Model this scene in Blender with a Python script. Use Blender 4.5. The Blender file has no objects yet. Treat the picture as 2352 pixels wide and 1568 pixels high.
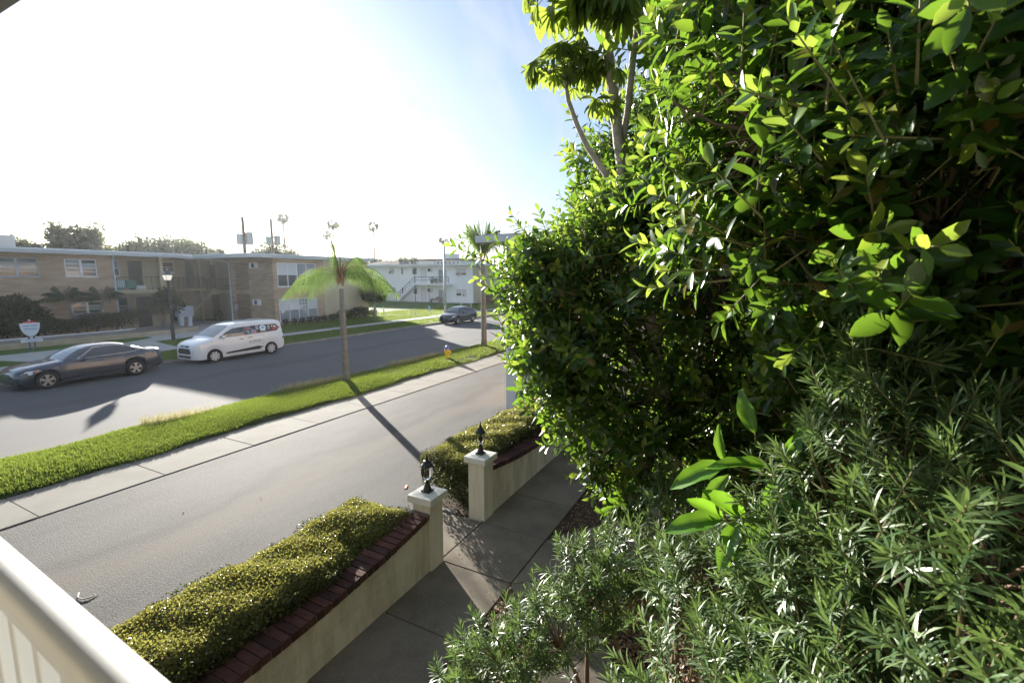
import bpy, bmesh, math, random
import numpy as np
from mathutils import Vector, Matrix

R = math.radians
random.seed(7)
rng = np.random.default_rng(11)
S = bpy.context.scene
COL = S.collection

# ------------------------------------------------------------------ camera
CAM = (0.0, 0.0, 4.184)
cam_d = bpy.data.cameras.new('camera')
cam_d.sensor_width = 36.0
cam_d.lens = 36.0 * 1080.0 / 2352.0
cam_d.clip_start = 0.02
cam_d.clip_end = 2000.0
cam_d.dof.use_dof = True
cam_d.dof.focus_distance = 9.0
cam_d.dof.aperture_fstop = 4.0
cam = bpy.data.objects.new('camera', cam_d)
COL.objects.link(cam)
cam.location = CAM
cam.rotation_euler = (R(90 - 7.754), 0, R(27.382 - 90))
S.camera = cam

# ------------------------------------------------------------------ sky, sun, exposure
SUN_AZ, SUN_EL = 57.3, 12.9            # azimuth counter-clockwise from +X
world = bpy.data.worlds.new("World")
S.world = world
world.use_nodes = True
wn, wl = world.node_tree.nodes, world.node_tree.links
sky = wn.new('ShaderNodeTexSky')
sky.sky_type = 'NISHITA'
sky.sun_disc = False
sky.sun_elevation = R(SUN_EL)
sky.sun_rotation = R(90 - SUN_AZ)
sky.air_density = 1.0
sky.dust_density = 1.0
sky.ozone_density = 4.0
bg = wn['Background']
bg.inputs[1].default_value = 0.05
# thin cirrus: streaks in the direction of view, mixed into the sky colour
tc = wn.new('ShaderNodeTexCoord')
mp = wn.new('ShaderNodeMapping')
mp.inputs['Rotation'].default_value = (R(20), R(-35), R(30))
mp.inputs['Scale'].default_value = (1.2, 9.0, 5.0)
nz = wn.new('ShaderNodeTexNoise')
nz.inputs['Scale'].default_value = 1.3
nz.inputs['Detail'].default_value = 7.0
nz.inputs['Distortion'].default_value = 0.4
rp = wn.new('ShaderNodeMapRange')
rp.inputs[1].default_value = 0.44
rp.inputs[2].default_value = 0.70
rp.inputs[3].default_value = 0.32
rp.inputs[4].default_value = 0.95
mixc = wn.new('ShaderNodeMixRGB')
mixc.inputs[2].default_value = (3.7, 4.2, 4.9, 1)
wl.new(tc.outputs['Generated'], mp.inputs[0])
wl.new(mp.outputs[0], nz.inputs[0])
wl.new(nz.outputs[0], rp.inputs[0])
wl.new(rp.outputs[0], mixc.inputs[0])
wl.new(sky.outputs[0], mixc.inputs[1])
wl.new(mixc.outputs[0], bg.inputs[0])

sun_d = bpy.data.lights.new('sun', 'SUN')
sun_d.energy = 5.0
sun_d.angle = R(0.53)
sun_d.color = (1.0, 0.94, 0.84)
sun = bpy.data.objects.new('sun', sun_d)
COL.objects.link(sun)
_sv = Vector((math.cos(R(SUN_AZ)) * math.cos(R(SUN_EL)), math.sin(R(SUN_AZ)) * math.cos(R(SUN_EL)), math.sin(R(SUN_EL))))
sun.rotation_euler = _sv.to_track_quat('Z', 'Y').to_euler()
sun.location = (20, 60, 40)

S.view_settings.view_transform = 'Standard'
S.view_settings.look = 'None'
S.view_settings.gamma = 1.0
S.view_settings.use_curve_mapping = False
S.view_settings.exposure = 2.05
S.render.engine = 'CYCLES'
S.cycles.use_denoising = True
S.cycles.max_bounces = 10
S.cycles.diffuse_bounces = 4
S.cycles.glossy_bounces = 3
S.cycles.transmission_bounces = 8
S.cycles.transparent_max_bounces = 12
S.cycles.sample_clamp_indirect = 6.0
S.cycles.caustics_reflective = False
S.cycles.caustics_refractive = False

# ------------------------------------------------------------------ object helpers
def tag(o, label=None, cat=None, group=None, kind=None):
    if label: o['label'] = label
    if cat: o['category'] = cat
    if group: o['group'] = group
    if kind: o['kind'] = kind
    return o

def wloc(o):
    v = Vector((0, 0, 0))
    while o is not None:
        v = v + Vector(o.location)
        o = o.parent
    return v

def empty(name, loc, label=None, cat=None, group=None):
    o = bpy.data.objects.new(name, None)
    o.empty_display_size = 0.2
    COL.objects.link(o)
    o.location = loc
    return tag(o, label, cat, group)

def link_mesh(name, me, mat, parent=None, loc=None):
    o = bpy.data.objects.new(name, me)
    COL.objects.link(o)
    mats = mat if isinstance(mat, (list, tuple)) else [mat]
    if not me.materials:
        for m in mats: me.materials.append(m)
    if parent: o.parent = parent
    if loc is not None: o.location = loc
    return o

class MB:
    """collects shapes (world coordinates) and links them as one mesh object"""
    def __init__(self): self.v = []; self.f = []; self.mi = []; self.cur = 0
    def add(self, vs, fs):
        b = len(self.v)
        self.v.extend([tuple(v) for v in vs])
        self.f.extend([tuple(i + b for i in f) for f in fs])
        self.mi.extend([self.cur] * len(fs))
        return self
    def box(self, x0, y0, z0, x1, y1, z1):
        vs = [(x0,y0,z0),(x1,y0,z0),(x1,y1,z0),(x0,y1,z0),(x0,y0,z1),(x1,y0,z1),(x1,y1,z1),(x0,y1,z1)]
        return self.add(vs, [(3,2,1,0),(4,5,6,7),(0,1,5,4),(1,2,6,5),(2,3,7,6),(3,0,4,7)])
    def obox(self, c, ax, ay, az, hx, hy, hz):
        c, ax, ay, az = Vector(c), Vector(ax) * hx, Vector(ay) * hy, Vector(az) * hz
        vs = [c + sx * ax + sy * ay + sz * az for sz in (-1, 1) for sx, sy in ((-1,-1),(1,-1),(1,1),(-1,1))]
        return self.add(vs, [(3,2,1,0),(4,5,6,7),(0,1,5,4),(1,2,6,5),(2,3,7,6),(3,0,4,7)])
    def prism(self, poly, z0, z1):
        n = len(poly)
        z0s = z0 if isinstance(z0, (list, tuple)) else [z0] * n
        z1s = z1 if isinstance(z1, (list, tuple)) else [z1] * n
        vs = [(p[0], p[1], a) for p, a in zip(poly, z0s)] + [(p[0], p[1], a) for p, a in zip(poly, z1s)]
        fs = [tuple(range(n - 1, -1, -1)), tuple(range(n, 2 * n))]
        fs += [(i, (i + 1) % n, n + (i + 1) % n, n + i) for i in range(n)]
        return self.add(vs, fs)
    def tube(self, pts, r, n=6, cap=True):
        pts = [Vector(p) for p in pts]
        rs = r if isinstance(r, (list, tuple)) else [r] * len(pts)
        vs, fs = [], []
        up = None
        for i, p in enumerate(pts):
            d = (pts[min(i + 1, len(pts) - 1)] - pts[max(i - 1, 0)])
            d = d.normalized() if d.length > 1e-9 else Vector((0, 0, 1))
            if up is None:
                up = Vector((0, 0, 1)) if abs(d.z) < 0.9 else Vector((1, 0, 0))
            a = d.cross(up)
            a = a.normalized() if a.length > 1e-6 else d.orthogonal().normalized()
            b = a.cross(d).normalized()
            up = b
            for k in range(n):
                t = 2 * math.pi * k / n
                vs.append(p + (a * math.cos(t) + b * math.sin(t)) * rs[i])
        for i in range(len(pts) - 1):
            for k in range(n):
                fs.append((i*n+k, i*n+(k+1)%n, (i+1)*n+(k+1)%n, (i+1)*n+k))
        if cap:
            fs.append(tuple(range(n))[::-1]); fs.append(tuple(range((len(pts)-1)*n, len(pts)*n)))
        return self.add(vs, fs)
    def lathe(self, prof, c, n=16, axis='z'):
        vs, fs = [], []
        for (r, h) in prof:
            for k in range(n):
                t = 2 * math.pi * k / n
                a, b = r * math.cos(t), r * math.sin(t)
                vs.append((c[0]+a, c[1]+b, c[2]+h) if axis == 'z' else (c[0]+a, c[1]+h, c[2]+b))
        for i in range(len(prof) - 1):
            for k in range(n):
                q = (i*n+k, i*n+(k+1)%n, (i+1)*n+(k+1)%n, (i+1)*n+k)
                fs.append(q if axis == 'z' else q[::-1])
        a, b = tuple(range(n))[::-1], tuple(range((len(prof)-1)*n, len(prof)*n))
        fs += [a, b] if axis == 'z' else [a[::-1], b[::-1]]
        return self.add(vs, fs)
    def quad(self, a, b, c, d): return self.add([a, b, c, d], [(0, 1, 2, 3)])
    def poly(self, vs): return self.add(vs, [tuple(range(len(vs)))])
    def build(self, name, mat, parent=None, smooth=False, bevel=0.0, seg=2, auto=None):
        me = bpy.data.meshes.new(name)
        off = wloc(parent) if parent else Vector((0, 0, 0))
        me.from_pydata([(float(v[0]-off.x), float(v[1]-off.y), float(v[2]-off.z)) for v in self.v], [], self.f)
        o = link_mesh(name, me, mat, parent)
        if isinstance(mat, (list, tuple)):
            me.polygons.foreach_set('material_index', self.mi)
        if smooth:
            me.polygons.foreach_set('use_smooth', [True] * len(me.polygons))
            if auto: me.set_sharp_from_angle(angle=R(auto))
        if bevel > 0:
            b = o.modifiers.new('bevel', 'BEVEL'); b.width = bevel; b.segments = seg; b.limit_method = 'ANGLE'
        return o

def np_mesh(name, V, tmpl_faces, ntmpl, N, slots=None, smooth=True):
    """N copies of a template (faces index into ntmpl vertices each); V is (N*ntmpl,3)"""
    loops1 = np.array([i for f in tmpl_faces for i in f], dtype=np.int64)
    sizes1 = np.array([len(f) for f in tmpl_faces], dtype=np.int64)
    L, F = len(loops1), len(sizes1)
    loops = (loops1[None, :] + (np.arange(N) * ntmpl)[:, None]).ravel().astype(np.int32)
    st1 = np.concatenate([[0], np.cumsum(sizes1)[:-1]])
    starts = (st1[None, :] + (np.arange(N) * L)[:, None]).ravel().astype(np.int32)
    me = bpy.data.meshes.new(name)
    me.vertices.add(N * ntmpl); me.loops.add(N * L); me.polygons.add(N * F)
    me.vertices.foreach_set('co', np.ascontiguousarray(V, dtype=np.float32).ravel())
    me.loops.foreach_set('vertex_index', loops)
    me.polygons.foreach_set('loop_start', starts)
    if slots is not None:
        me.polygons.foreach_set('material_index', np.repeat(slots, F).astype(np.int32))
    me.polygons.foreach_set('use_smooth', [bool(smooth)] * (N * F))
    me.update(calc_edges=True)
    return me

def unit(a):
    return a / np.maximum(np.linalg.norm(a, axis=-1, keepdims=True), 1e-9)

def place_leaves(tv, pos, ax, nrm, L, W):
    """template tv: x across, y along, z up; returns (N*nt,3)"""
    y = unit(ax); x = unit(np.cross(y, nrm)); z = np.cross(x, y)
    P = (pos[:, None, :] + x[:, None, :] * (tv[None, :, 0:1] * W[:, None, None])
         + y[:, None, :] * (tv[None, :, 1:2] * L[:, None, None]) + z[:, None, :] * (tv[None, :, 2:3] * L[:, None, None]))
    return P.reshape(-1, 3)

# ------------------------------------------------------------------ materials
MATS = {}
def new_mat(name):
    m = bpy.data.materials.new(name); m.use_nodes = True
    MATS[name] = m
    return m, m.node_tree.nodes, m.node_tree.links, m.node_tree.nodes['Principled BSDF']

def rgba(c): return (c[0], c[1], c[2], 1.0)

def mat(name, col, rough=0.6, metal=0.0, var=0.0, vscale=4.0, bump=0.0, bscale=60.0, spec=0.5, coat=0.0, col2=None):
    m, n, l, p = new_mat(name)
    p.inputs['Roughness'].default_value = rough
    p.inputs['Metallic'].default_value = metal
    p.inputs['Specular IOR Level'].default_value = spec
    p.inputs['Coat Weight'].default_value = coat
    p.inputs['Coat Roughness'].default_value = 0.04
    p.inputs['Base Color'].default_value = rgba(col)
    if var > 0 or col2 is not None or bump > 0:
        t = n.new('ShaderNodeNewGeometry')
    if var > 0 or col2 is not None:
        z = n.new('ShaderNodeTexNoise'); z.inputs['Scale'].default_value = vscale; z.inputs['Detail'].default_value = 6
        z.inputs['Roughness'].default_value = 0.62
        l.new(t.outputs['Position'], z.inputs['Vector'])
        r = n.new('ShaderNodeValToRGB')
        r.color_ramp.elements[0].position = 0.32; r.color_ramp.elements[1].position = 0.70
        c2 = col2 if col2 is not None else tuple(min(1, c * (1 + var)) for c in col)
        c1 = tuple(c * (1 - var) for c in col)
        r.color_ramp.elements[0].color = rgba(c1); r.color_ramp.elements[1].color = rgba(c2)
        l.new(z.outputs[0], r.inputs[0]); l.new(r.outputs[0], p.inputs['Base Color'])
    if bump > 0:
        z2 = n.new('ShaderNodeTexNoise'); z2.inputs['Scale'].default_value = bscale; z2.inputs['Detail'].default_value = 4
        l.new(t.outputs['Position'], z2.inputs['Vector'])
        b = n.new('ShaderNodeBump'); b.inputs['Strength'].default_value = bump; b.inputs['Distance'].default_value = 0.02
        l.new(z2.outputs[0], b.inputs['Height']); l.new(b.outputs[0], p.inputs['Normal'])
    return m

def ground_mat(name, base, stain, speck, rough=0.85, stain_scale=0.5, speck_scale=90.0, stretch=(1, 1, 1), bump=0.3, amount=0.7):
    """aggregate surface: long stains plus fine speckle"""
    m, n, l, p = new_mat(name)
    g = n.new('ShaderNodeNewGeometry')
    mp = n.new('ShaderNodeMapping'); mp.inputs['Scale'].default_value = stretch
    l.new(g.outputs['Position'], mp.inputs[0])
    a = n.new('ShaderNodeTexNoise'); a.inputs['Scale'].default_value = stain_scale; a.inputs['Detail'].default_value = 7; a.inputs['Roughness'].default_value = 0.6
    l.new(mp.outputs[0], a.inputs['Vector'])
    ra = n.new('ShaderNodeMapRange'); ra.inputs[1].default_value = 0.42; ra.inputs[2].default_value = 0.62
    ra.inputs[3].default_value = 0; ra.inputs[4].default_value = amount
    l.new(a.outputs[0], ra.inputs[0])
    m1 = n.new('ShaderNodeMixRGB'); m1.inputs[1].default_value = rgba(base); m1.inputs[2].default_value = rgba(stain)
    l.new(ra.outputs[0], m1.inputs[0])
    b = n.new('ShaderNodeTexNoise'); b.inputs['Scale'].default_value = speck_scale; b.inputs['Detail'].default_value = 3
    l.new(g.outputs['Position'], b.inputs['Vector'])
    rb = n.new('ShaderNodeMapRange'); rb.inputs[1].default_value = 0.45; rb.inputs[2].default_value = 0.75
    rb.inputs[3].default_value = 0; rb.inputs[4].default_value = 0.55
    l.new(b.outputs[0], rb.inputs[0])
    m2 = n.new('ShaderNodeMixRGB'); m2.inputs[2].default_value = rgba(speck)
    l.new(rb.outputs[0], m2.inputs[0]); l.new(m1.outputs[0], m2.inputs[1])
    l.new(m2.outputs[0], p.inputs['Base Color'])
    p.inputs['Roughness'].default_value = rough
    p.inputs['Specular IOR Level'].default_value = .15
    bu = n.new('ShaderNodeBump'); bu.inputs['Strength'].default_value = bump; bu.inputs['Distance'].default_value = 0.01
    l.new(b.outputs[0], bu.inputs['Height']); l.new(bu.outputs[0], p.inputs['Normal'])
    return m

def leaf_mat(name, ramp, trans, tfac=0.45, rough=0.32, spec=0.5):
    """leaf: glossy skin over a translucent blade, colour varied leaf by leaf"""
    m, n, l, p = new_mat(name)
    g = n.new('ShaderNodeNewGeometry')
    oi = n.new('ShaderNodeObjectInfo')
    ad = n.new('ShaderNodeMath'); ad.operation = 'ADD'
    fr = n.new('ShaderNodeMath'); fr.operation = 'FRACT'
    l.new(g.outputs['Random Per Island'], ad.inputs[0]); l.new(oi.outputs['Random'], ad.inputs[1]); l.new(ad.outputs[0], fr.inputs[0])
    r = n.new('ShaderNodeValToRGB')
    r.color_ramp.elements.remove(r.color_ramp.elements[1])
    for i, (pos, c) in enumerate(ramp):
        e = r.color_ramp.elements[0] if i == 0 else r.color_ramp.elements.new(pos)
        e.position = pos; e.color = rgba(c)
    l.new(fr.outputs[0], r.inputs[0]); l.new(r.outputs[0], p.inputs['Base Color'])
    p.inputs['Roughness'].default_value = rough
    p.inputs['Specular IOR Level'].default_value = spec
    t = n.new('ShaderNodeBsdfTranslucent')
    mc = n.new('ShaderNodeMixRGB'); mc.inputs[0].default_value = 0.6; mc.inputs[2].default_value = rgba(trans)
    l.new(r.outputs[0], mc.inputs[1])
    l.new(mc.outputs[0], t.inputs[0])
    ms = n.new('ShaderNodeMixShader'); ms.inputs[0].default_value = tfac
    l.new(p.outputs[0], ms.inputs[1]); l.new(t.outputs[0], ms.inputs[2])
    l.new(ms.outputs[0], n['Material Output'].inputs['Surface'])
    return m

def brick_mat(name, c1, c2, mortar, bw=0.30, bh=0.075, msize=0.012, bump=0.5):
    m, n, l, p = new_mat(name)
    g = n.new('ShaderNodeNewGeometry')
    sp = n.new('ShaderNodeSeparateXYZ'); sn = n.new('ShaderNodeSeparateXYZ')
    l.new(g.outputs['Position'], sp.inputs[0]); l.new(g.outputs['Normal'], sn.inputs[0])
    ab = n.new('ShaderNodeMath'); ab.operation = 'ABSOLUTE'; l.new(sn.outputs['X'], ab.inputs[0])
    gt = n.new('ShaderNodeMath'); gt.operation = 'GREATER_THAN'; gt.inputs[1].default_value = 0.6; l.new(ab.outputs[0], gt.inputs[0])
    mx = n.new('ShaderNodeMix'); mx.data_type = 'FLOAT'
    l.new(gt.outputs[0], mx.inputs[0]); l.new(sp.outputs['X'], mx.inputs[2]); l.new(sp.outputs['Y'], mx.inputs[3])
    cb = n.new('ShaderNodeCombineXYZ'); l.new(mx.outputs[0], cb.inputs[0]); l.new(sp.outputs['Z'], cb.inputs[1])
    b = n.new('ShaderNodeTexBrick')
    b.inputs['Scale'].default_value = 1.0; b.inputs['Brick Width'].default_value = bw; b.inputs['Row Height'].default_value = bh
    b.inputs['Mortar Size'].default_value = msize; b.inputs['Mortar Smooth'].default_value = 0.2; b.inputs['Bias'].default_value = -0.2
    b.inputs['Color1'].default_value = rgba(c1); b.inputs['Color2'].default_value = rgba(c2); b.inputs['Mortar'].default_value = rgba(mortar)
    l.new(cb.outputs[0], b.inputs[0])
    z = n.new('ShaderNodeTexNoise'); z.inputs['Scale'].default_value = 0.9; z.inputs['Detail'].default_value = 5
    mpz = n.new('ShaderNodeMapping'); mpz.inputs['Scale'].default_value = (1, 1, 6)
    l.new(g.outputs['Position'], mpz.inputs[0]); l.new(mpz.outputs[0], z.inputs[0])
    rr = n.new('ShaderNodeMapRange'); rr.inputs[1].default_value = .3; rr.inputs[2].default_value = .7; rr.inputs[3].default_value = .75; rr.inputs[4].default_value = 1.12
    l.new(z.outputs[0], rr.inputs[0])
    mu = n.new('ShaderNodeMixRGB'); mu.blend_type = 'MULTIPLY'; mu.inputs[0].default_value = 1
    l.new(b.outputs[0], mu.inputs[1]); l.new(rr.outputs[0], mu.inputs[2]); l.new(mu.outputs[0], p.inputs['Base Color'])
    bu = n.new('ShaderNodeBump'); bu.inputs['Strength'].default_value = bump; bu.inputs['Distance'].default_value = 0.012; bu.invert = True
    l.new(b.outputs['Fac'], bu.inputs['Height']); l.new(bu.outputs[0], p.inputs['Normal'])
    p.inputs['Roughness'].default_value = 0.85
    return m

M = {}
M['asphalt_street'] = ground_mat('asphalt_street', (.103,.103,.108), (.125,.122,.118), (.16,.159,.158), .92, .35, 70, (.35, 1, 1))
M['asphalt_drive'] = ground_mat('asphalt_drive', (.088,.085,.081), (.056,.054,.052), (.22,.21,.20), .85, .8, 48, (.35, 1, 1), .8, .9)
M['concrete_walk'] = ground_mat('concrete_walk', (.205,.193,.168), (.155,.143,.124), (.25,.237,.21), .9, 1.2, 60, bump=.2)
M['concrete_path'] = ground_mat('concrete_path', (.185,.158,.124), (.092,.078,.062), (.235,.205,.168), .88, 1.3, 45, bump=.25)
M['concrete_far'] = ground_mat('concrete_far', (.36,.36,.35), (.30,.30,.29), (.4,.4,.39), .8, .8, 40, bump=.1)
M['concrete_kerb'] = ground_mat('concrete_kerb', (.27,.25,.22), (.17,.155,.14), (.33,.31,.28), .85, 1.5, 30, bump=.2)
M['tan_curb'] = mat('tan_curb', (.42,.36,.25), .85, var=.12, vscale=2)
M['soil'] = ground_mat('soil', (.062,.045,.032), (.032,.024,.018), (.12,.085,.055), .95, 2.2, 35, bump=1.0)
M['gravel'] = ground_mat('gravel', (.22,.195,.17), (.14,.12,.105), (.36,.33,.30), .95, 1.5, 22, bump=1.0)
M['lawn'] = ground_mat('lawn', (.060,.105,.022), (.085,.13,.030), (.035,.070,.014), .9, .8, 24, bump=1.0)
M['lawn_dry'] = ground_mat('lawn_dry', (.09,.085,.04), (.075,.10,.028), (.06,.055,.03), .9, .8, 24, bump=.9)
M['verge_soil'] = ground_mat('verge_soil', (.045,.058,.018), (.06,.05,.026), (.035,.05,.012), .95, 2, 30, bump=1.0)
M['brick'] = brick_mat('brick', (.52,.365,.235), (.43,.295,.19), (.42,.33,.245))
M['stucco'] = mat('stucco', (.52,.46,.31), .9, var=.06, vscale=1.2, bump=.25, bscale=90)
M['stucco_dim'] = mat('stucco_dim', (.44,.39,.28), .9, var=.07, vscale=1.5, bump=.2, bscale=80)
M['white_block'] = mat('white_block', (.86,.88,.91), .85, var=.03, vscale=1.0, bump=.15, bscale=40)
M['white_paint'] = mat('white_paint', (.74,.75,.76), .5, var=.04, vscale=6)
M['fascia'] = mat('fascia', (.62,.66,.70), .55, var=.06, vscale=2)
M['fascia_dark'] = mat('fascia_dark', (.40,.43,.46), .6, var=.06, vscale=2)
M['eave_dark'] = mat('eave_dark', (.16,.155,.15), .8, var=.1, vscale=3)
M['soffit'] = mat('soffit', (.42,.38,.30), .9)
M['roof_white'] = mat('roof_white', (.60,.60,.58), .9, var=.12, vscale=.6)
M['roof_dark'] = mat('roof_dark', (.10,.095,.09), .9, var=.2, vscale=1)
M['roof_brown'] = mat('roof_brown', (.16,.10,.07), .9, var=.2, vscale=1)
M['downspout'] = mat('downspout', (.55,.68,.80), .45)
M['door_dark'] = mat('door_dark', (.045,.042,.040), .6, var=.2, vscale=3)
M['door_green'] = mat('door_green', (.30,.38,.36), .6)
M['glass'] = mat('glass', (.030,.036,.042), .06, spec=.8)
M['glass_blind'] = mat('glass_blind', (.55,.57,.60), .12, spec=.7, var=.05, vscale=3)
M['glass_sky'] = mat('glass_sky', (.20,.23,.27), .05, spec=1.0)
M['black_metal'] = mat('black_metal', (.018,.019,.021), .42, metal=.3, bump=.05, bscale=80)
M['iron'] = mat('iron', (.03,.028,.027), .55)
M['steel'] = mat('steel', (.42,.43,.44), .45, metal=.6)
M['galv'] = mat('galv', (.38,.41,.44), .5, metal=.25, var=.08, vscale=3)
M['rail_white'] = mat('rail_white', (.82,.82,.80), .34, coat=.2)
M['wood_pole'] = mat('wood_pole', (.16,.115,.085), .9, var=.2, vscale=4)
M['fence_brown'] = mat('fence_brown', (.14,.095,.07), .9, var=.2, vscale=4)
M['pillar_cream'] = ground_mat('pillar_cream', (.64,.60,.48), (.50,.46,.35), (.68,.65,.54), .88, 2.2, 60, (4, 4, .5), .15, .6)
M['block_cream'] = ground_mat('block_cream', (.62,.57,.44), (.40,.345,.235), (.65,.60,.48), .9, 1.5, 50, (3, 3, .7), .2, .8)
M['block_joint'] = mat('block_joint', (.26,.22,.14), .95)
M['cap_cream'] = mat('cap_cream', (.58,.57,.49), .8, col2=(.66,.66,.60), vscale=5, bump=.1)
M['cap_brick'] = mat('cap_brick', (.050,.023,.019), .9, vscale=9, var=.3, spec=.25, bump=.4, bscale=70)
M['cap_brick_b'] = mat('cap_brick_b', (.088,.038,.030), .9, vscale=9, var=.3, spec=.25, bump=.4, bscale=70)
M['mortar'] = mat('mortar', (.14,.105,.09), .95)
M['bark_grey'] = mat('bark_grey', (.24,.215,.185), .9, var=.35, vscale=9, bump=.6, bscale=40)
M['bark_brown'] = mat('bark_brown', (.15,.095,.06), .9, var=.3, vscale=10, bump=.6, bscale=40)
M['bark_pale'] = mat('bark_pale', (.36,.33,.30), .85, var=.25, vscale=14, bump=.5, bscale=50)
M['bark_palm'] = mat('bark_palm', (.20,.18,.155), .9, var=.25, vscale=7, bump=.5, bscale=40)
M['palm_boot'] = mat('palm_boot', (.36,.22,.11), .9, var=.3, vscale=12)
M['twig'] = mat('twig', (.10,.075,.045), .8, var=.3, vscale=15)
M['twig_green'] = mat('twig_green', (.16,.15,.06), .7)
M['dead_frond'] = mat('dead_frond', (.22,.135,.075), .9, var=.3, vscale=9)
M['yellow'] = mat('yellow', (.72,.50,.05), .4, var=.06, vscale=8)
M['blue_cap'] = mat('blue_cap', (.10,.13,.42), .3)
M['red'] = mat('red', (.55,.05,.05), .5)
M['sign_face'] = mat('sign_face', (.62,.68,.74), .5)
M['sign_post'] = mat('sign_post', (.10,.15,.19), .6)
M['sign_text'] = mat('sign_text', (.36,.43,.52), .6)
M['mailbox'] = mat('mailbox', (.42,.47,.55), .5)
M['mailbox_side'] = mat('mailbox_side', (.58,.64,.72), .5)
M['green_box'] = mat('green_box', (.10,.24,.20), .6)
M['pale_box'] = mat('pale_box', (.45,.58,.60), .6)
M['orange'] = mat('orange', (.75,.17,.08), .6)
M['litter_leaf'] = leaf_mat('litter_leaf', [(0,(.16,.085,.04)),(.5,(.28,.16,.08)),(.8,(.10,.055,.03)),(1,(.36,.24,.13))], (.3,.16,.05), .15, .7)
M['grass_blade'] = leaf_mat('grass_blade', [(0,(.05,.10,.016)),(.4,(.085,.15,.024)),(.75,(.12,.18,.035)),(.9,(.18,.19,.06)),(1,(.24,.19,.09))], (.30,.38,.05), .45, .45)
M['grass_seed'] = leaf_mat('grass_seed', [(0,(.16,.17,.07)),(1,(.28,.25,.14))], (.5,.45,.2), .45, .6)
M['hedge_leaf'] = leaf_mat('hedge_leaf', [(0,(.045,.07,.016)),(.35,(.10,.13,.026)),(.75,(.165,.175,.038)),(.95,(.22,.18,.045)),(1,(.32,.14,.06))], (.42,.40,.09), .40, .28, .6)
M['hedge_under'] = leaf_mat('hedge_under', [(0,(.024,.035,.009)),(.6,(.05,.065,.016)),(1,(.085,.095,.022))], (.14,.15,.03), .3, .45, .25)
M['ficus_leaf'] = leaf_mat('ficus_leaf', [(0,(.014,.045,.009)),(.5,(.028,.075,.013)),(.95,(.05,.105,.016)),(.985,(.16,.12,.02)),(1,(.14,.07,.03))], (.24,.42,.03), .44, .28, .5)
M['ficus_young'] = leaf_mat('ficus_young', [(0,(.06,.14,.016)),(.6,(.11,.20,.02)),(1,(.20,.24,.03))], (.42,.54,.07), .48, .28, .5)
M['podo_leaf'] = leaf_mat('podo_leaf', [(0,(.045,.09,.034)),(.6,(.08,.14,.05)),(1,(.12,.18,.065))], (.22,.33,.07), .28, .42, .42)
M['big_leaf'] = leaf_mat('big_leaf', [(0,(.05,.15,.016)),(1,(.09,.22,.025))], (.30,.55,.03), .45, .30, .5)
M['scheff_leaf'] = leaf_mat('scheff_leaf', [(0,(.035,.08,.016)),(.6,(.06,.125,.02)),(1,(.10,.16,.025))], (.44,.54,.07), .52, .3, .5)
M['palm_leaf'] = leaf_mat('palm_leaf', [(0,(.05,.11,.025)),(.6,(.085,.16,.035)),(1,(.13,.19,.04))], (.30,.44,.08), .4, .42, .5)
M['dark_tree'] = leaf_mat('dark_tree', [(0,(.020,.032,.014)),(.6,(.035,.052,.020)),(1,(.055,.075,.025))], (.10,.14,.03), .3, .4)
M['far_leaf'] = leaf_mat('far_leaf', [(0,(.030,.042,.022)),(.6,(.048,.062,.028)),(1,(.07,.085,.035))], (.14,.17,.05), .35, .6)
M['small_leaf'] = leaf_mat('small_leaf', [(0,(.035,.05,.02)),(1,(.08,.095,.03))], (.2,.22,.05), .4, .3)
M['tyre'] = mat('tyre', (.018,.018,.019), .75)
M['rim'] = mat('rim', (.55,.55,.55), .3, metal=.8)
M['rim_white'] = mat('rim_white', (.62,.63,.65), .35, metal=.3)
M['chrome'] = mat('chrome', (.80,.81,.82), .12, metal=1.0)
M['paint_grey'] = mat('paint_grey', (.042,.052,.078), .26, metal=.45, coat=1.0)
M['paint_white'] = mat('paint_white', (.76,.77,.79), .32, coat=.8)
M['paint_dark'] = mat('paint_dark', (.022,.024,.034), .26, metal=.4, coat=1.0)
M['plastic_black'] = mat('plastic_black', (.022,.022,.024), .5)
M['car_glass'] = mat('car_glass', (.020,.024,.028), .03, spec=1.0)
M['car_glass_light'] = mat('car_glass_light', (.11,.14,.16), .04, spec=1.0)
M['headlight'] = mat('headlight', (.50,.53,.56), .1, metal=.3, coat=1)
M['taillight'] = mat('taillight', (.45,.02,.025), .15, coat=1)
M['amber'] = mat('amber', (.65,.20,.03), .2, coat=1)
M['wicker'] = mat('wicker', (.26,.22,.18), .8, var=.25, vscale=30)
M['terracotta'] = mat('terracotta', (.40,.32,.25), .8)
M['flower_pot'] = mat('flower_pot', (.16,.24,.22), .6)
M['print_dark'] = mat('print_dark', (.055,.045,.05), .25)
M['print_blue'] = mat('print_blue', (.12,.32,.58), .3)
M['print_sky'] = mat('print_sky', (.35,.55,.72), .3)
M['print_red'] = mat('print_red', (.45,.06,.07), .3)
M['print_yellow'] = mat('print_yellow', (.65,.50,.10), .3)
M['print_white'] = mat('print_white', (.70,.78,.84), .3)
M['print_tan'] = mat('print_tan', (.40,.27,.15), .3)
M['print_purple'] = mat('print_purple', (.25,.17,.28), .3)
M['print_ink'] = mat('print_ink', (.10,.12,.16), .5)
M['frosted'] = mat('frosted', (.80,.80,.78), .35)

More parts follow.
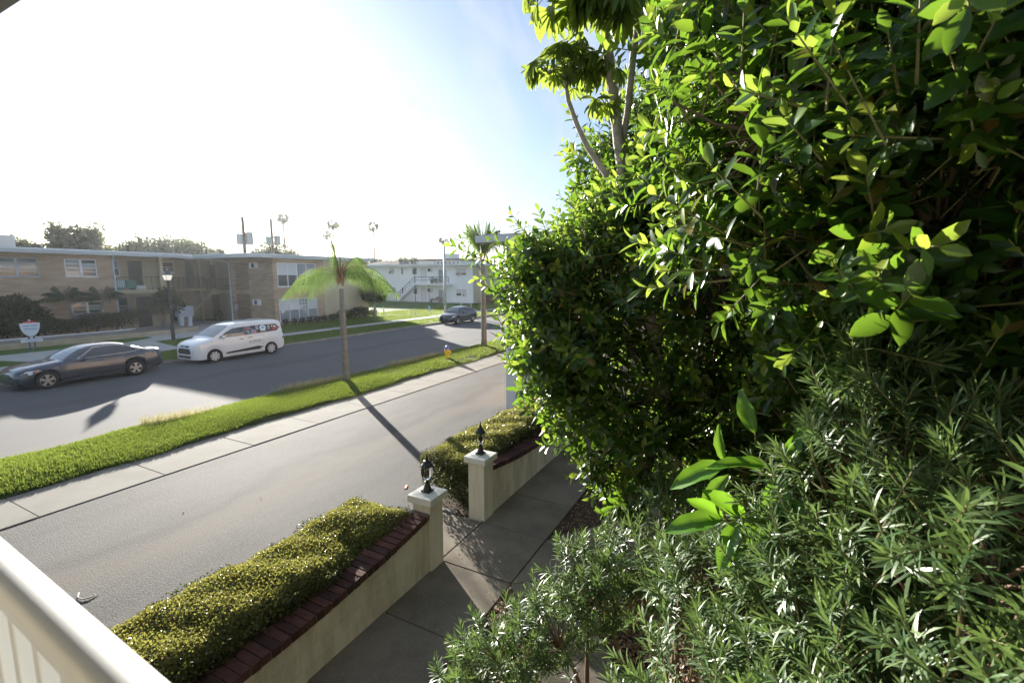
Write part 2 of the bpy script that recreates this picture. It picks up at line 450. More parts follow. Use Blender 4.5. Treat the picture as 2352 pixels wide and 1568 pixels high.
def clear_glass():
    m, n, l, p = new_mat('lantern_glass')
    p.inputs['Base Color'].default_value = (.93, .95, .96, 1)
    p.inputs['Roughness'].default_value = .05
    p.inputs['IOR'].default_value = 1.12
    p.inputs['Transmission Weight'].default_value = 1.0
    return m
M['lantern_glass'] = clear_glass()
def milk_glass():
    m, n, l, p = new_mat('milk_glass')
    p.inputs['Base Color'].default_value = (.9, .9, .88, 1); p.inputs['Roughness'].default_value = .25
    t = n.new('ShaderNodeBsdfTranslucent'); t.inputs[0].default_value = (.95, .94, .9, 1)
    ms = n.new('ShaderNodeMixShader'); ms.inputs[0].default_value = .75
    l.new(p.outputs[0], ms.inputs[1]); l.new(t.outputs[0], ms.inputs[2]); l.new(ms.outputs[0], n['Material Output'].inputs['Surface'])
    return m
M['milk_glass'] = milk_glass()

def veil_haze_mat():
    m = bpy.data.materials.new('veil_haze'); m.use_nodes = True; n = m.node_tree.nodes; n.clear()
    o = n.new('ShaderNodeOutputMaterial'); v = n.new('ShaderNodeVolumePrincipled')
    v.inputs['Color'].default_value = (.86, .92, 1.0, 1); v.inputs['Density'].default_value = VEIL_HAZE; v.inputs['Anisotropy'].default_value = .70
    m.node_tree.links.new(v.outputs[0], o.inputs['Volume']); return m
VEIL_HAZE = .00013
M['veil_haze'] = veil_haze_mat()

# tan wheel track along the middle of the drive
def add_track(m, col, yc, w, amt):
    n, l = m.node_tree.nodes, m.node_tree.links; p = n['Principled BSDF']; src = p.inputs['Base Color'].links[0].from_socket
    g = n.new('ShaderNodeNewGeometry'); sp = n.new('ShaderNodeSeparateXYZ'); l.new(g.outputs['Position'], sp.inputs[0])
    z = n.new('ShaderNodeTexNoise'); z.inputs['Scale'].default_value = .35; z.inputs['Detail'].default_value = 5; l.new(g.outputs['Position'], z.inputs['Vector'])
    a = n.new('ShaderNodeMath'); a.operation = 'MULTIPLY_ADD'; a.inputs[1].default_value = 2.2; l.new(z.outputs[0], a.inputs[0]); l.new(sp.outputs['Y'], a.inputs[2])
    b = n.new('ShaderNodeMath'); b.operation = 'SUBTRACT'; b.inputs[1].default_value = yc + 1.1; l.new(a.outputs[0], b.inputs[0])
    c = n.new('ShaderNodeMath'); c.operation = 'ABSOLUTE'; l.new(b.outputs[0], c.inputs[0])
    r = n.new('ShaderNodeMapRange'); r.inputs[1].default_value = w; r.inputs[2].default_value = 0; r.inputs[3].default_value = 0; r.inputs[4].default_value = amt; l.new(c.outputs[0], r.inputs[0])
    mx = n.new('ShaderNodeMixRGB'); mx.inputs[2].default_value = rgba(col); l.new(r.outputs[0], mx.inputs[0]); l.new(src, mx.inputs[1]); l.new(mx.outputs[0], p.inputs['Base Color'])
add_track(M['asphalt_drive'], (.135,.112,.09), 8.1, .6, .5)
add_track(M['asphalt_drive'], (.060,.056,.052), 8.75, .35, .6)
add_track(M['asphalt_street'], (.075,.073,.072), 20.5, .9, .45)
add_track(M['asphalt_street'], (.16,.145,.12), 15.5, .6, .5)
# ------------------------------------------------------------------ setting: ground, street, walks
LZ = 0.12                                       # lawn level behind the far kerb
def struct(name, mb, m, parent=None, **k):
    o = mb.build(name, m, parent, **k)
    if parent is None: o['kind'] = 'structure'
    return o

g = MB(); g.quad((-200,-250,-.03),(560,-250,-.03),(560,520,-.03),(-200,520,-.03)); struct('ground', g, M['lawn'])
g = MB(); g.quad((-60,14.4,0),(260,14.4,0),(260,25.5,0),(-60,25.5,0)); struct('street', g, M['asphalt_street'])
g = MB(); g.quad((-60,5.3,.004),(60,5.3,.004),(60,10.96,.004),(-60,10.96,.004)); struct('driveway', g, M['asphalt_drive'])
# near sidewalk: one slab after another, 1.5 m each
walk = empty('sidewalk', (0, 11.7, 0)); walk['kind'] = 'structure'
bed = MB(); bed.box(-20, 10.962, -.02, 60, 12.52, .012); bed.build('slab_bed', M['mortar'], walk)
x = -8.92
while x < 46:
    s = MB(); s.box(x + .006, 10.966, -.01, x + 2.0 - .006, 12.52, .020 + rng.uniform(-.002, .002))
    s.build('slab', M['concrete_walk'], walk, bevel=.006, seg=1)
    x += 2.0
# grass strip (soil mound under the blades)
nx, ny = 120, 10
xs = np.linspace(-8, 60, nx); ys = np.linspace(12.45, 15.25, ny)
vs, fs = [], []
for j, y in enumerate(ys):
    for i, xx in enumerate(xs):
        t = (y - 12.45) / 2.8
        vs.append((xx, y + .12 * math.sin(xx * 1.7 + j) * (1 if j == ny - 1 else 0), .03 + .10 * max(0.0, math.sin(math.pi * t)) ** .6 + .015 * math.sin(xx * 2.3 + y * 3)))
for j in range(ny - 1):
    for i in range(nx - 1): fs.append((j*nx+i, j*nx+i+1, (j+1)*nx+i+1, (j+1)*nx+i))
g = MB(); g.add(vs, fs); struct('verge', g, M['verge_soil'], smooth=True)
def verge_z(x, y):
    t = np.clip((y - 12.45) / 2.8, 0, 1)
    return .02 + .10 * np.maximum(0, np.sin(np.pi * t)) ** .6

# far kerb, verge, sidewalk, lawn
kerb = empty('far_kerb', (20, 25.5, 0)); kerb['kind'] = 'structure'
x = -30.0
while x < 120:
    s = MB(); s.box(x + .006, 25.45, -.02, x + 3.0 - .006, 25.66, LZ + .01); s.build('kerb_stone', M['concrete_kerb'], kerb, bevel=.03, seg=2)
    x += 3.0
def sheet(name, poly, z, m):
    g = MB(); g.poly([(p[0], p[1], z) for p in poly]); return struct(name, g, m)
sheet('far_verge', [(-60,25.6),(160,25.6),(160,90),(-60,90)], LZ - .004, M['lawn'])
fw = empty('far_sidewalk', (20, 29.8, LZ)); fw['kind'] = 'structure'
x = -29.0
while x < 120:
    s = MB(); s.box(x + .006, 29.1, LZ - .03, x + 3.0 - .006, 30.35, LZ + .02); s.build('slab', M['concrete_far'], fw, bevel=.005, seg=1)
    x += 3.0
# concrete apron and walk running along the left wing, then out to the street
def plate(name, poly, z0, z1, m, parent=None):
    g = MB(); g.prism(poly, z0, z1); return struct(name, g, m, parent)
plate('entry_walk', [(-30,34.6),(14.9,34.9),(15.9,33.9),(15.3,30.36),(9.4,30.36),(8.6,33.0),(-30,33.0)], LZ-.02, LZ+.024, M['concrete_far'])
plate('entry_walk', [(14.9,34.9),(17.0,36.2),(24.2,38.0),(24.2,36.2),(18.2,34.2),(15.9,33.9)], LZ-.02, LZ+.026, M['concrete_far'])
plate('patio', [(17.0,36.3),(24.0,38.2),(26.25,38.2),(26.25,48),(17.0,48),(17.0,41)], LZ-.02, LZ+.028, M['concrete_far'])
# yard east of the brick building: dry patch and little concrete edge
sheet('dry_patch', [(39.5,34.5),(50,33.5),(54,38),(46,38)], LZ + .004, M['lawn_dry'])
plate('garden_edging', [(37.4,36.7),(39.6,34.0),(41.2,30.4),(41.0,30.4),(39.4,33.9),(37.3,36.55)], LZ-.02, LZ+.03, M['concrete_far'])
# near garden: path slabs between the wall and the beds
sheet('garden_soil', [(-8,-12),(14,-12),(14,5.5),(-8,5.5)], .0, M['soil'])
path = empty('garden_path', (5.5, 3.2, 0)); path['kind'] = 'structure'
def slab(poly, dz=0.0):
    cx = sum(p[0] for p in poly) / len(poly); cy = sum(p[1] for p in poly) / len(poly)
    q = []
    for px, py in poly:
        d = math.hypot(px - cx, py - cy); k = (d - .009) / d
        q.append((cx + (px - cx) * k, cy + (py - cy) * k))
    g = MB(); g.prism(q, -.04, .03 + dz)
    return g.build('slab', M['concrete_path'], path, bevel=.006, seg=1)
for x0 in (-3.2, -1.9, -.6, .65, 1.75, 2.9, 4.05):
    x1 = {-3.2:-1.9,-1.9:-.6,-.6:.65,.65:1.75,1.75:2.9,2.9:4.05,4.05:5.27}[x0]
    slab([(x0,2.74),(x1,2.74),(x1,3.93),(x0,3.93)], rng.uniform(-.003,.003))
slab([(5.27,2.75),(6.49,2.75),(6.49,3.93),(5.27,3.93)])
slab([(5.27,3.93),(6.49,3.93),(6.49,5.28),(5.27,5.28)], .002)
for x0, x1 in ((6.49,7.7),(7.7,8.9),(8.9,10.1),(10.1,11.4),(11.4,13.0)):
    slab([(x0,2.75),(x1,2.75),(x1,3.98),(x0,3.98)], rng.uniform(-.003,.003))
slab([(5.25,2.745),(6.49,2.745),(7.42,2.05),(6.62,1.30),(5.76,2.1)], .001)
slab([(7.42,2.05),(8.9,1.0),(8.2,.2),(6.62,1.30)])
slab([(5.25,2.745),(5.76,2.1),(4.95,1.43),(4.35,2.02)], .003)
slab([(4.35,2.02),(4.95,1.43),(4.1,.72),(3.45,1.30)])
slab([(3.45,1.30),(4.1,.72),(3.1,-.1),(2.4,.45)], .002)
bedg = MB(); bedg.prism([(5.22,2.77),(6.52,2.77),(7.47,2.05),(8.9,.98),(8.2,.15),(6.6,1.27),(5.8,2.0),(4.2,.68),(3.1,-.15),(2.35,.45)], -.03, .012)
bedg.prism([(-3.2,2.75),(13.,2.75),(13.,3.9),(-3.2,3.9)], -.03, .012)
bedg.build('slab_bed', M['soil'], path)
# kerb strip at the foot of the hedges on the drive side
plate('hedge_edging', [(-4,5.22),(5.26,5.22),(5.26,5.30),(-4,5.30)], -.02, .05, M['concrete_kerb'])
plate('hedge_edging', [(6.5,4.5),(6.58,4.5),(6.58,5.38),(12.9,5.38),(12.9,5.46),(6.5,5.46)], -.02, .05, M['concrete_kerb'])

# grass strip blades
def blades(name, n, xr, yr, h, w, m, label=None, zfun=None, lean=.35, dens=None, kind='stuff', slots=None, clump=None):
    X = rng.uniform(xr[0], xr[1], n); Y = rng.uniform(yr[0], yr[1], n)
    if clump is not None:
        keep = clump(X, Y) > rng.uniform(0, 1, n); X, Y = X[keep], Y[keep]; n = len(X)
    Z = zfun(X, Y) if zfun else np.full(n, LZ)
    hh = h[0] + (h[1] - h[0]) * rng.random(n) ** 1.5
    hh = hh * (0.75 + .5 * (np.sin(X * 1.3) * np.cos(Y * 2.1) * .5 + .5))
    az = rng.uniform(0, 2 * np.pi, n); le = rng.uniform(0, lean, n)
    d = np.stack([np.cos(az) * le, np.sin(az) * le, np.ones(n)], -1)
    sd = np.stack([-np.sin(az + .6), np.cos(az + .6), np.zeros(n)], -1) * (w * rng.uniform(.6, 1.3, n))[:, None]
    P = np.stack([X, Y, Z], -1)
    mid = P + d * (hh * .55)[:, None]
    tip = P + d * (hh * .9)[:, None] + np.stack([np.cos(az), np.sin(az), np.zeros(n)], -1) * (hh * le * .8)[:, None]
    V = np.stack([P - sd, P + sd, mid + sd * .8, mid - sd * .8, tip], 1).reshape(-1, 3)
    me = np_mesh(name, V, [(0,1,2,3),(3,2,4)], 5, n)
    o = link_mesh(name, me, m)
    tag(o, label, None, None, kind)
    return o
def strip_edge(X, Y):
    e0 = 12.50 + .12 * np.sin(X * .9) + .06 * np.sin(X * 3.1)
    e1 = 15.0 + .16 * np.sin(X * .55 + 1) + .12 * np.sin(X * 2.3)
    thin = np.clip(1.15 - .9 * np.exp(-((X - 19.5) / 2.2) ** 2 - ((Y - 12.9) / .7) ** 2) - .45 * (np.sin(X * 2.7 + Y) * np.sin(Y * 3.1 - X * .8) > .55), 0, 1)
    return ((Y > e0) & (Y < e1)) * thin
o = blades('grass', 130000, (2.2, 14.5), (12.3, 15.7), (.05, .12), .008, M['grass_blade'], zfun=verge_z, clump=strip_edge)
tag(o, 'long bright green grass of the strip between street and sidewalk', None, None, 'stuff')
o = blades('grass', 70000, (14.5, 36), (12.3, 15.7), (.05, .11), .012, M['grass_blade'], zfun=verge_z, clump=strip_edge)
tag(o, 'grass of the sunlit strip around the hydrant and farther palm', None, None, 'stuff')
def seedclump(X, Y):
    return np.clip(np.sin(X * 1.1 + .5) * .6 + .35, 0, 1) * (X < 24)
o = blades('seed_grass', 9000, (6.5, 20), (14.5, 15.2), (.16, .34), .0045, M['grass_seed'], zfun=verge_z, lean=.45, clump=seedclump)
tag(o, 'fuzzy pale seed stalks along the street edge of the grass strip', None, None, 'stuff')
# lawn blades across the street
o = blades('lawn_grass', 60000, (8, 52), (25.7, 29.1), (.03, .07), .02, M['grass_blade'], lean=.6)
tag(o, 'short mown grass between the far kerb and the far sidewalk', None, None, 'stuff')
def nowalk(X, Y):
    return (~((X < 15.9) & (Y > 30)) & ~((Y > 36.0) & (X < 37.3)) & ~((X < 24.3) & (Y > 33.6 + (X-15.9)*.3)) ).astype(float)
o = blades('lawn_grass', 90000, (10, 60), (30.4, 39), (.03, .08), .022, M['grass_blade'], lean=.6, clump=nowalk)
tag(o, 'sunlit lawn in front of the white building and beside the brick one', None, None, 'stuff')
# fallen leaves and bark on the beds
def litter(name, n, poly, size, label, z=.02):
    P = []
    xs_, ys_ = [p[0] for p in poly], [p[1] for p in poly]
    while len(P) < n:
        x, y = rng.uniform(min(xs_), max(xs_)), rng.uniform(min(ys_), max(ys_))
        ins = False; j = len(poly) - 1
        for i in range(len(poly)):
            if (poly[i][1] > y) != (poly[j][1] > y) and x < (poly[j][0]-poly[i][0])*(y-poly[i][1])/(poly[j][1]-poly[i][1])+poly[i][0]: ins = not ins
            j = i
        if ins: P.append((x, y, z + rng.uniform(0, .03)))
    P = np.array(P); az = rng.uniform(0, 6.28, n)
    ax = np.stack([np.cos(az), np.sin(az), rng.uniform(-.35, .35, n)], -1)
    nr = np.stack([rng.uniform(-.5, .5, n), rng.uniform(-.5, .5, n), np.ones(n)], -1)
    tv = np.array([(0,0,0),(.5,.5,.10),(0,1,.04),(-.5,.5,.10)])
    L = rng.uniform(size[0], size[1], n)
    me = np_mesh(name, place_leaves(tv, P, ax, nr, L, L * .45), [(0,1,2),(0,2,3)], 4, n, smooth=False)
    return tag(link_mesh(name, me, M['litter_leaf']), label, None, None, 'stuff')
litter('leaf_litter', 5200, [(5.15,2.7),(5.66,2.08),(4.25,.68),(3.3,1.35)][::-1] if False else [(2.2,2.7),(5.2,2.7),(4.3,2.0),(3.4,1.25),(2.4,.5)], (.03,.075), 'brown fallen leaves on the bed between wall path and side path')
litter('leaf_litter', 6500, [(4.15,.68),(4.97,1.38),(5.78,2.05),(6.6,1.24),(5.5,-.6),(3.4,-.6)], (.03,.08), 'brown leaf mulch under the narrow leaved shrubs')
litter('leaf_litter', 2600, [(6.5,2.72),(7.45,2.05),(8.95,1.0),(11,1.0),(11,2.72)], (.03,.06), 'dark leaf mulch in the pointed bed under the big tree')
litter('path_debris', 90, [(4.0,2.78),(6.4,2.78),(6.4,3.85),(4.0,3.85)], (.015,.045), 'few dry leaf scraps scattered on the concrete path', .033)
# ------------------------------------------------------------------ building helpers
def pbox(mb, plane, c, u0, u1, d0, d1, z0, z1):
    """box on a facade: u along it, d inward from its face (facades face -Y or -X)"""
    if plane == 'y': mb.box(u0, c + d0, z0, u1, c + d1, z1)
    else: mb.box(c + d0, u0, z0, c + d1, u1, z1)
def pq(plane, c, u, d, z): return (u, c + d, z) if plane == 'y' else (c + d, u, z)
def wall(parent, plane, c, u0, u1, z0, z1, m, holes=(), depth=.12, name='wall'):
    us = sorted({u0, u1, *[h[0] for h in holes], *[h[1] for h in holes]})
    zs = sorted({z0, z1, *[h[2] for h in holes], *[h[3] for h in holes]})
    mb = MB(); fl = plane == 'x'
    def q(a, b, c_, d): mb.quad(*( (a, b, c_, d) if not fl else (d, c_, b, a)))
    for i in range(len(us) - 1):
        for j in range(len(zs) - 1):
            um, zm = (us[i] + us[i+1]) / 2, (zs[j] + zs[j+1]) / 2
            if any(h[0] < um < h[1] and h[2] < zm < h[3] for h in holes): continue
            q(*[pq(plane, c, u, 0, z) for u, z in ((us[i],zs[j]),(us[i+1],zs[j]),(us[i+1],zs[j+1]),(us[i],zs[j+1]))])
    for h in holes:
        a, b, e, f = h
        for (p, r) in (((a,e),(a,f)),((b,f),(b,e)),((b,e),(a,e)),((a,f),(b,f))):
            q(pq(plane,c,p[0],0,p[1]), pq(plane,c,p[0],depth,p[1]), pq(plane,c,r[0],depth,r[1]), pq(plane,c,r[0],0,r[1]))
        # closed at the back so that nothing shows through the opening
        q(*[pq(plane, c, u, depth, z) for u, z in ((a,e),(b,e),(b,f),(a,f))])
    return mb.build(name, m, parent)
def window(parent, plane, c, u0, u1, z0, z1, cols, rows, frame, panes, fw=.05, bar=.035, rec=.045, sill=True):
    """frame and bars in one mesh, every pane its child; panes: material or function(col,row)"""
    mb = MB()
    for a, b in ((u0, u0 + fw), (u1 - fw, u1)): pbox(mb, plane, c, a, b, rec - .05, rec + .03, z0, z1)
    for a, b in ((z0, z0 + fw), (z1 - fw, z1)): pbox(mb, plane, c, u0 + fw, u1 - fw, rec - .048, rec + .03, a, b)
    if sill: pbox(mb, plane, c, u0 - .05, u1 + .05, -.07, .02, z0 - .06, z0 - .002)
    iu = [(u0 + fw) + (u1 - u0 - 2 * fw) * k / cols for k in range(cols + 1)]
    iz = [(z0 + fw) + (z1 - z0 - 2 * fw) * k / rows for k in range(rows + 1)]
    for k in range(1, cols): pbox(mb, plane, c, iu[k] - bar, iu[k] + bar, rec - .03, rec + .025, z0 + fw, z1 - fw)
    for k in range(1, rows):
        for i in range(cols): pbox(mb, plane, c, iu[i] + (bar if i else 0), iu[i+1] - (bar if i < cols - 1 else 0), rec - .02, rec + .02, iz[k] - .018, iz[k] + .018)
    w = mb.build('window', frame, parent)
    for i in range(cols):
        for j in range(rows):
            pm = panes(i, j) if callable(panes) else panes
            p = MB(); t = rng.uniform(-.004, .004)
            a, b, e, f = iu[i] + .001, iu[i+1] - .001, iz[j] + .001, iz[j+1] - .001
            vs = [pq(plane, c, a, rec + .008 + t, e), pq(plane, c, b, rec + .008 - t, e), pq(plane, c, b, rec + .008 - t, f), pq(plane, c, a, rec + .008 + t, f)]
            p.add(vs if plane == 'y' else vs[::-1], [(0,1,2,3)])
            p.build('pane', pm, w)
    return w
def door(parent, plane, c, u0, u1, z0, z1, m, frame=None, name='door', rec=.05):
    mb = MB(); pbox(mb, plane, c, u0, u1, rec, rec + .04, z0, z1)
    d = mb.build(name, m, parent)
    h = MB(); pbox(h, plane, c, u1 - .12, u1 - .06, rec - .05, rec - .002, z0 + .95, z0 + 1.03); h.build('handle', M['steel'], d)
    if frame:
        fr = MB(); pbox(fr, plane, c, u0 - .07, u0 - .002, -.02, rec, z0, z1 + .07); pbox(fr, plane, c, u1 + .002, u1 + .07, -.02, rec, z0, z1 + .07)
        pbox(fr, plane, c, u0 - .002, u1 + .002, -.018, rec, z1 + .002, z1 + .07); fr.build('frame', frame, d)
    return d
def ac_unit(parent, plane, c, u0, u1, z0, z1, proud=.38, grille=M['plastic_black']):
    mb = MB(); pbox(mb, plane, c, u0, u1, -proud, -.002, z0, z1)
    a = mb.build('air_conditioner', M['white_paint'], parent, bevel=.012)
    g = MB(); pbox(g, plane, c, u0 + .05, u0 + (u1 - u0) * .62, -proud - .004, -proud + .01, z0 + .05, z1 - .05)
    gr = g.build('grille', grille, a)
    s = MB()
    n = 6
    for k in range(n):
        z = z0 + .08 + (z1 - z0 - .16) * k / (n - 1)
        pbox(s, plane, c, u0 + .05, u0 + (u1 - u0) * .62, -proud - .012, -proud - .005, z - .008, z + .008)
    s.build('louvre', M['steel'], a)
    return a
def railing(parent, pts, h, m, spacing=.14, name='railing', r=.012, mid=False):
    mb = MB()
    P = [Vector(p) for p in pts]
    for a, b in zip(P[:-1], P[1:]):
        up = Vector((0, 0, 1))
        mb.tube([a + up * h, b + up * h], r * 1.6, 6)
        if mid: mb.tube([a + up * h * .52, b + up * h * .52], r * 1.1, 6)
        else: mb.tube([a + up * .08, b + up * .08], r * 1.2, 6)
        n = max(1, int((b - a).length / spacing))
        for k in range(n + 1):
            q = a.lerp(b, k / n)
            mb.tube([q + up * (.0 if k % 8 == 0 or mid else .08), q + up * h], r * (1.5 if k % 8 == 0 else .7), 5)
    return mb.build(name, m, parent)
def downspout(parent, pts, r=.05, m=None):
    mb = MB(); mb.tube(pts, r, 8); return mb.build('downspout', m or M['downspout'], parent, smooth=True, auto=40)

# ------------------------------------------------------------------ brick apartment building
bb = empty('brick_apartment_building', (24, 40, LZ), 'two storey tan brick apartment building with pale flat roof and open balconies', 'building')
B0 = LZ - .1
# right wing, street front
bw = brick_wins = [(26.72, 30.68, 3.40, 5.42), (26.72, 30.68, .40, 2.34)]
wall(bb, 'y', 36.35, 26.3, 31.56, B0, 5.76, M['brick'], bw)
def panes_up(i, j): return [M['glass'], M['glass_blind']][j] if i in (0, 2) else [M['glass'], M['glass_sky']][j]
window(bb, 'y', 36.35, *brick_wins[0], 4, 2, M['white_paint'], lambda i, j: M['glass'] if j == 0 else (M['glass_blind'] if i < 2 else M['glass_sky']))
window(bb, 'y', 36.35, *brick_wins[1], 4, 2, M['white_paint'], lambda i, j: M['glass_sky'] if j == 0 else (M['glass_sky'] if i == 2 else M['glass_blind']))
# muntins of the french panes (third column, lower window)
mt = MB()
for k in (1, 2): pbox(mt, 'y', 36.35, 28.72 + .96 * k / 3 - .012, 28.72 + .96 * k / 3 + .012, .028, .05, 1.42, 2.28)
for k in (1, 2): pbox(mt, 'y', 36.35, 28.74, 29.66, .026, .048, 1.40 + .9 * k / 3 - .012, 1.40 + .9 * k / 3 + .012)
mt.build('muntin', M['white_paint'], bb)
wall(bb, 'y', 36.352, 31.56, 37.2, B0, 5.76, M['stucco'])
cor = MB(); cor.box(37.2, 36.352, B0, 37.24, 60, 5.76); cor.build('end_wall', M['stucco'], bb)
# right wing, west face (pierced brick and air conditioners)
wall(bb, 'x', 26.3, 36.352, 42.3, B0, 5.76, M['brick'])
pb = MB(); dk = MB()
for zr0, zr1, y0, y1 in ((3.1, 5.6, 39.45, 41.35), (.35, 2.75, 39.45, 41.35)):
    rows = int((zr1 - zr0) / .15)
    for r_ in range(rows):
        for k in range(9):
            y = y0 + (y1 - y0) * (k + .5 * (r_ % 2)) / 9.0
            pbox(pb, 'x', 26.3, y, y + .083, -.035, -.001, zr0 + r_ * .15, zr0 + r_ * .15 + .07)
            pbox(dk, 'x', 26.3, y + .085, y + .205, -.040, -.001, zr0 + r_ * .15 + .0, zr0 + r_ * .15 + .085)  # dark boxes on the face, shade of the openings put into their colour
tag(pb.build('pierced_brick', M['brick'], bb), kind='stuff'); tag(dk.build('hole_shade_box', M['door_dark'], bb), kind='stuff')
ac_unit(bb, 'x', 26.3, 38.15, 38.85, 4.93, 5.42)
ac_unit(bb, 'x', 26.3, 38.10, 38.75, 1.80, 2.28)
sg = MB(); pbox(sg, 'x', 26.3, 41.35, 41.72, -.03, -.001, 1.40, 1.78); sgo = sg.build('sign', M['sign_face'], bb)
tag(sgo, 'small square white sign with a red cross on the brick')
rc = MB(); pbox(rc, 'x', 26.3, 41.49, 41.58, -.036, -.031, 1.46, 1.72); pbox(rc, 'x', 26.3, 41.40, 41.487, -.036, -.031, 1.55, 1.63); pbox(rc, 'x', 26.3, 41.583, 41.67, -.036, -.031, 1.55, 1.63)
rc.build('red_cross', M['red'], sgo)
# recessed west balconies of the right wing
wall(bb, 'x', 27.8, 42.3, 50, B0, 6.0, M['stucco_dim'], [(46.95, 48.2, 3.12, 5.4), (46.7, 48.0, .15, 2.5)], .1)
door(bb, 'x', 27.8, 46.95, 48.2, 3.12, 5.4, M['door_dark']); door(bb, 'x', 27.8, 46.7, 48.0, .15, 2.5, M['door_dark'])
rt = MB(); rt.box(26.302, 42.302, B0, 27.8, 42.34, 5.9); rt.build('return_wall', M['stucco_dim'], bb)
sl = MB(); sl.box(26.26, 42.36, 2.72, 27.79, 50, 2.98); sl.build('balcony_slab', M['stucco'], bb)
railing(bb, [(26.32, 42.4, 2.98), (26.32, 46.8, 2.98)], 1.02, M['iron'])
ch = MB(); ch.box(26.7, 43.3, 3.38, 27.2, 43.8, 3.43); ch.box(27.15, 43.3, 3.43, 27.2, 43.8, 3.9)
for a, b in ((26.72, 43.32), (27.16, 43.32), (26.72, 43.76), (27.16, 43.76)): ch.box(a, b, 2.98, a + .03, b + .03, 3.38)
tag(ch.build('balcony_chair', M['iron'], None), 'dark chair on the upper balcony beside the white downspout', 'chair')
# left wing
lw = [(11.65, 13.76, 4.24, 5.46), (15.14, 16.93, 4.24, 5.46), (12.0, 14.03, 1.15, 2.3), (15.25, 17.03, 1.30, 2.46)]
wall(bb, 'y', 43.0, 2.0, 18.0, B0, 5.86, M['brick'], lw)
def awn(i, j): return M['glass'] if (i + j) % 3 else M['glass_sky']
window(bb, 'y', 43.0, *lw[0], 2, 4, M['fascia_dark'], M['glass'], bar=.07)
window(bb, 'y', 43.0, *lw[1], 2, 4, M['white_paint'], awn, bar=.07)
window(bb, 'y', 43.0, *lw[2], 2, 4, M['fascia_dark'], M['glass'], bar=.07)
window(bb, 'y', 43.0, *lw[3], 2, 4, M['white_paint'], awn, bar=.07)
rt = MB(); rt.box(17.96, 43.002, B0, 18.0, 44.6, 5.86); rt.build('return_wall', M['stucco_dim'], bb)
# left recess
wr = [(18.35, 19.0, 4.28, 5.5), (19.55, 20.55, 3.14, 5.5), (18.6, 19.35, 1.25, 2.6), (19.9, 20.95, .16, 2.6)]
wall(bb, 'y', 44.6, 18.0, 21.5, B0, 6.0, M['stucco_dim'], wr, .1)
window(bb, 'y', 44.6, *wr[0], 1, 2, M['white_paint'], lambda i, j: M['glass'] if j == 0 else M['glass_sky']); window(bb, 'y', 44.6, *wr[2], 1, 2, M['fascia_dark'], M['glass'])
door(bb, 'y', 44.6, *wr[1], M['door_dark'], M['stucco']); door(bb, 'y', 44.6, *wr[3], M['door_dark'], M['stucco'])
wm = [(22.0, 22.75, 4.62, 5.6), (23.4, 24.6, 4.62, 5.6), (25.55, 26.25, 3.22, 5.7), (23.6, 24.5, .15, 2.3)]
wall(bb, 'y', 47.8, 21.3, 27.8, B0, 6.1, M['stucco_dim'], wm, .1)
window(bb, 'y', 47.8, *wm[0], 1, 2, M['white_paint'], M['glass']); window(bb, 'y', 47.8, *wm[1], 1, 2, M['white_paint'], M['glass'])
door(bb, 'y', 47.8, *wm[2], M['door_dark']); door(bb, 'y', 47.8, *wm[3], M['door_dark'])
jm = MB(); jm.box(21.46, 44.602, B0, 21.5, 47.8, 6.0); jm.build('return_wall', M['stucco_dim'], bb)
sl = MB(); sl.box(18.02, 42.98, 2.98, 21.3, 44.58, 3.21); sl.build('balcony_slab', M['stucco'], bb)
sl = MB(); sl.prism([(21.302,43.2),(21.6,43.2),(24.6,46.0),(26.24,46.0),(26.24,47.78),(21.52,47.78),(21.52,44.62),(21.302,44.62)], 2.96, 3.18); sl.build('balcony_slab', M['stucco'], bb)
railing(bb, [(18.1, 43.04, 3.21), (21.0, 43.04, 3.21)], 1.0, M['iron'])
railing(bb, [(21.7, 43.35, 3.18), (24.6, 46.05, 3.18), (26.2, 46.05, 3.18)], 1.0, M['iron'])
for cx, cy, z0 in ((21.15, 43.0, 2.7), (26.28, 46.9, B0)):
    c_ = MB(); c_.box(cx - .11, cy - .11, z0, cx + .11, cy + .11, 5.84); c_.build('column', M['stucco'], bb, bevel=.015)
lit_ = MB(); lit_.box(22.5, 46.2, B0, 23.3, 46.32, 2.9); lit_.build('pier', M['stucco'], bb)
# stairs under the middle balcony
st = MB()
for k in range(15):
    st.box(23.4 + .19 * k, 44.9, .15 + .19 * k, 23.4 + .19 * k + .30, 45.9, .15 + .19 * k + .05)
st.build('stair_tread', M['concrete_far'], bb)
ss = MB()
ss.add([(23.3,44.85,.15),(23.6,44.85,.15),(26.2,44.85,2.75),(26.2,44.85,3.05),(23.3,44.88,.15),(23.6,44.88,.15),(26.2,44.88,2.75),(26.2,44.88,3.05)], [(0,1,2,3),(7,6,5,4),(0,4,5,1),(1,5,6,2),(2,6,7,3),(3,7,4,0)])
ss.build('stair_stringer', M['stucco'], bb)
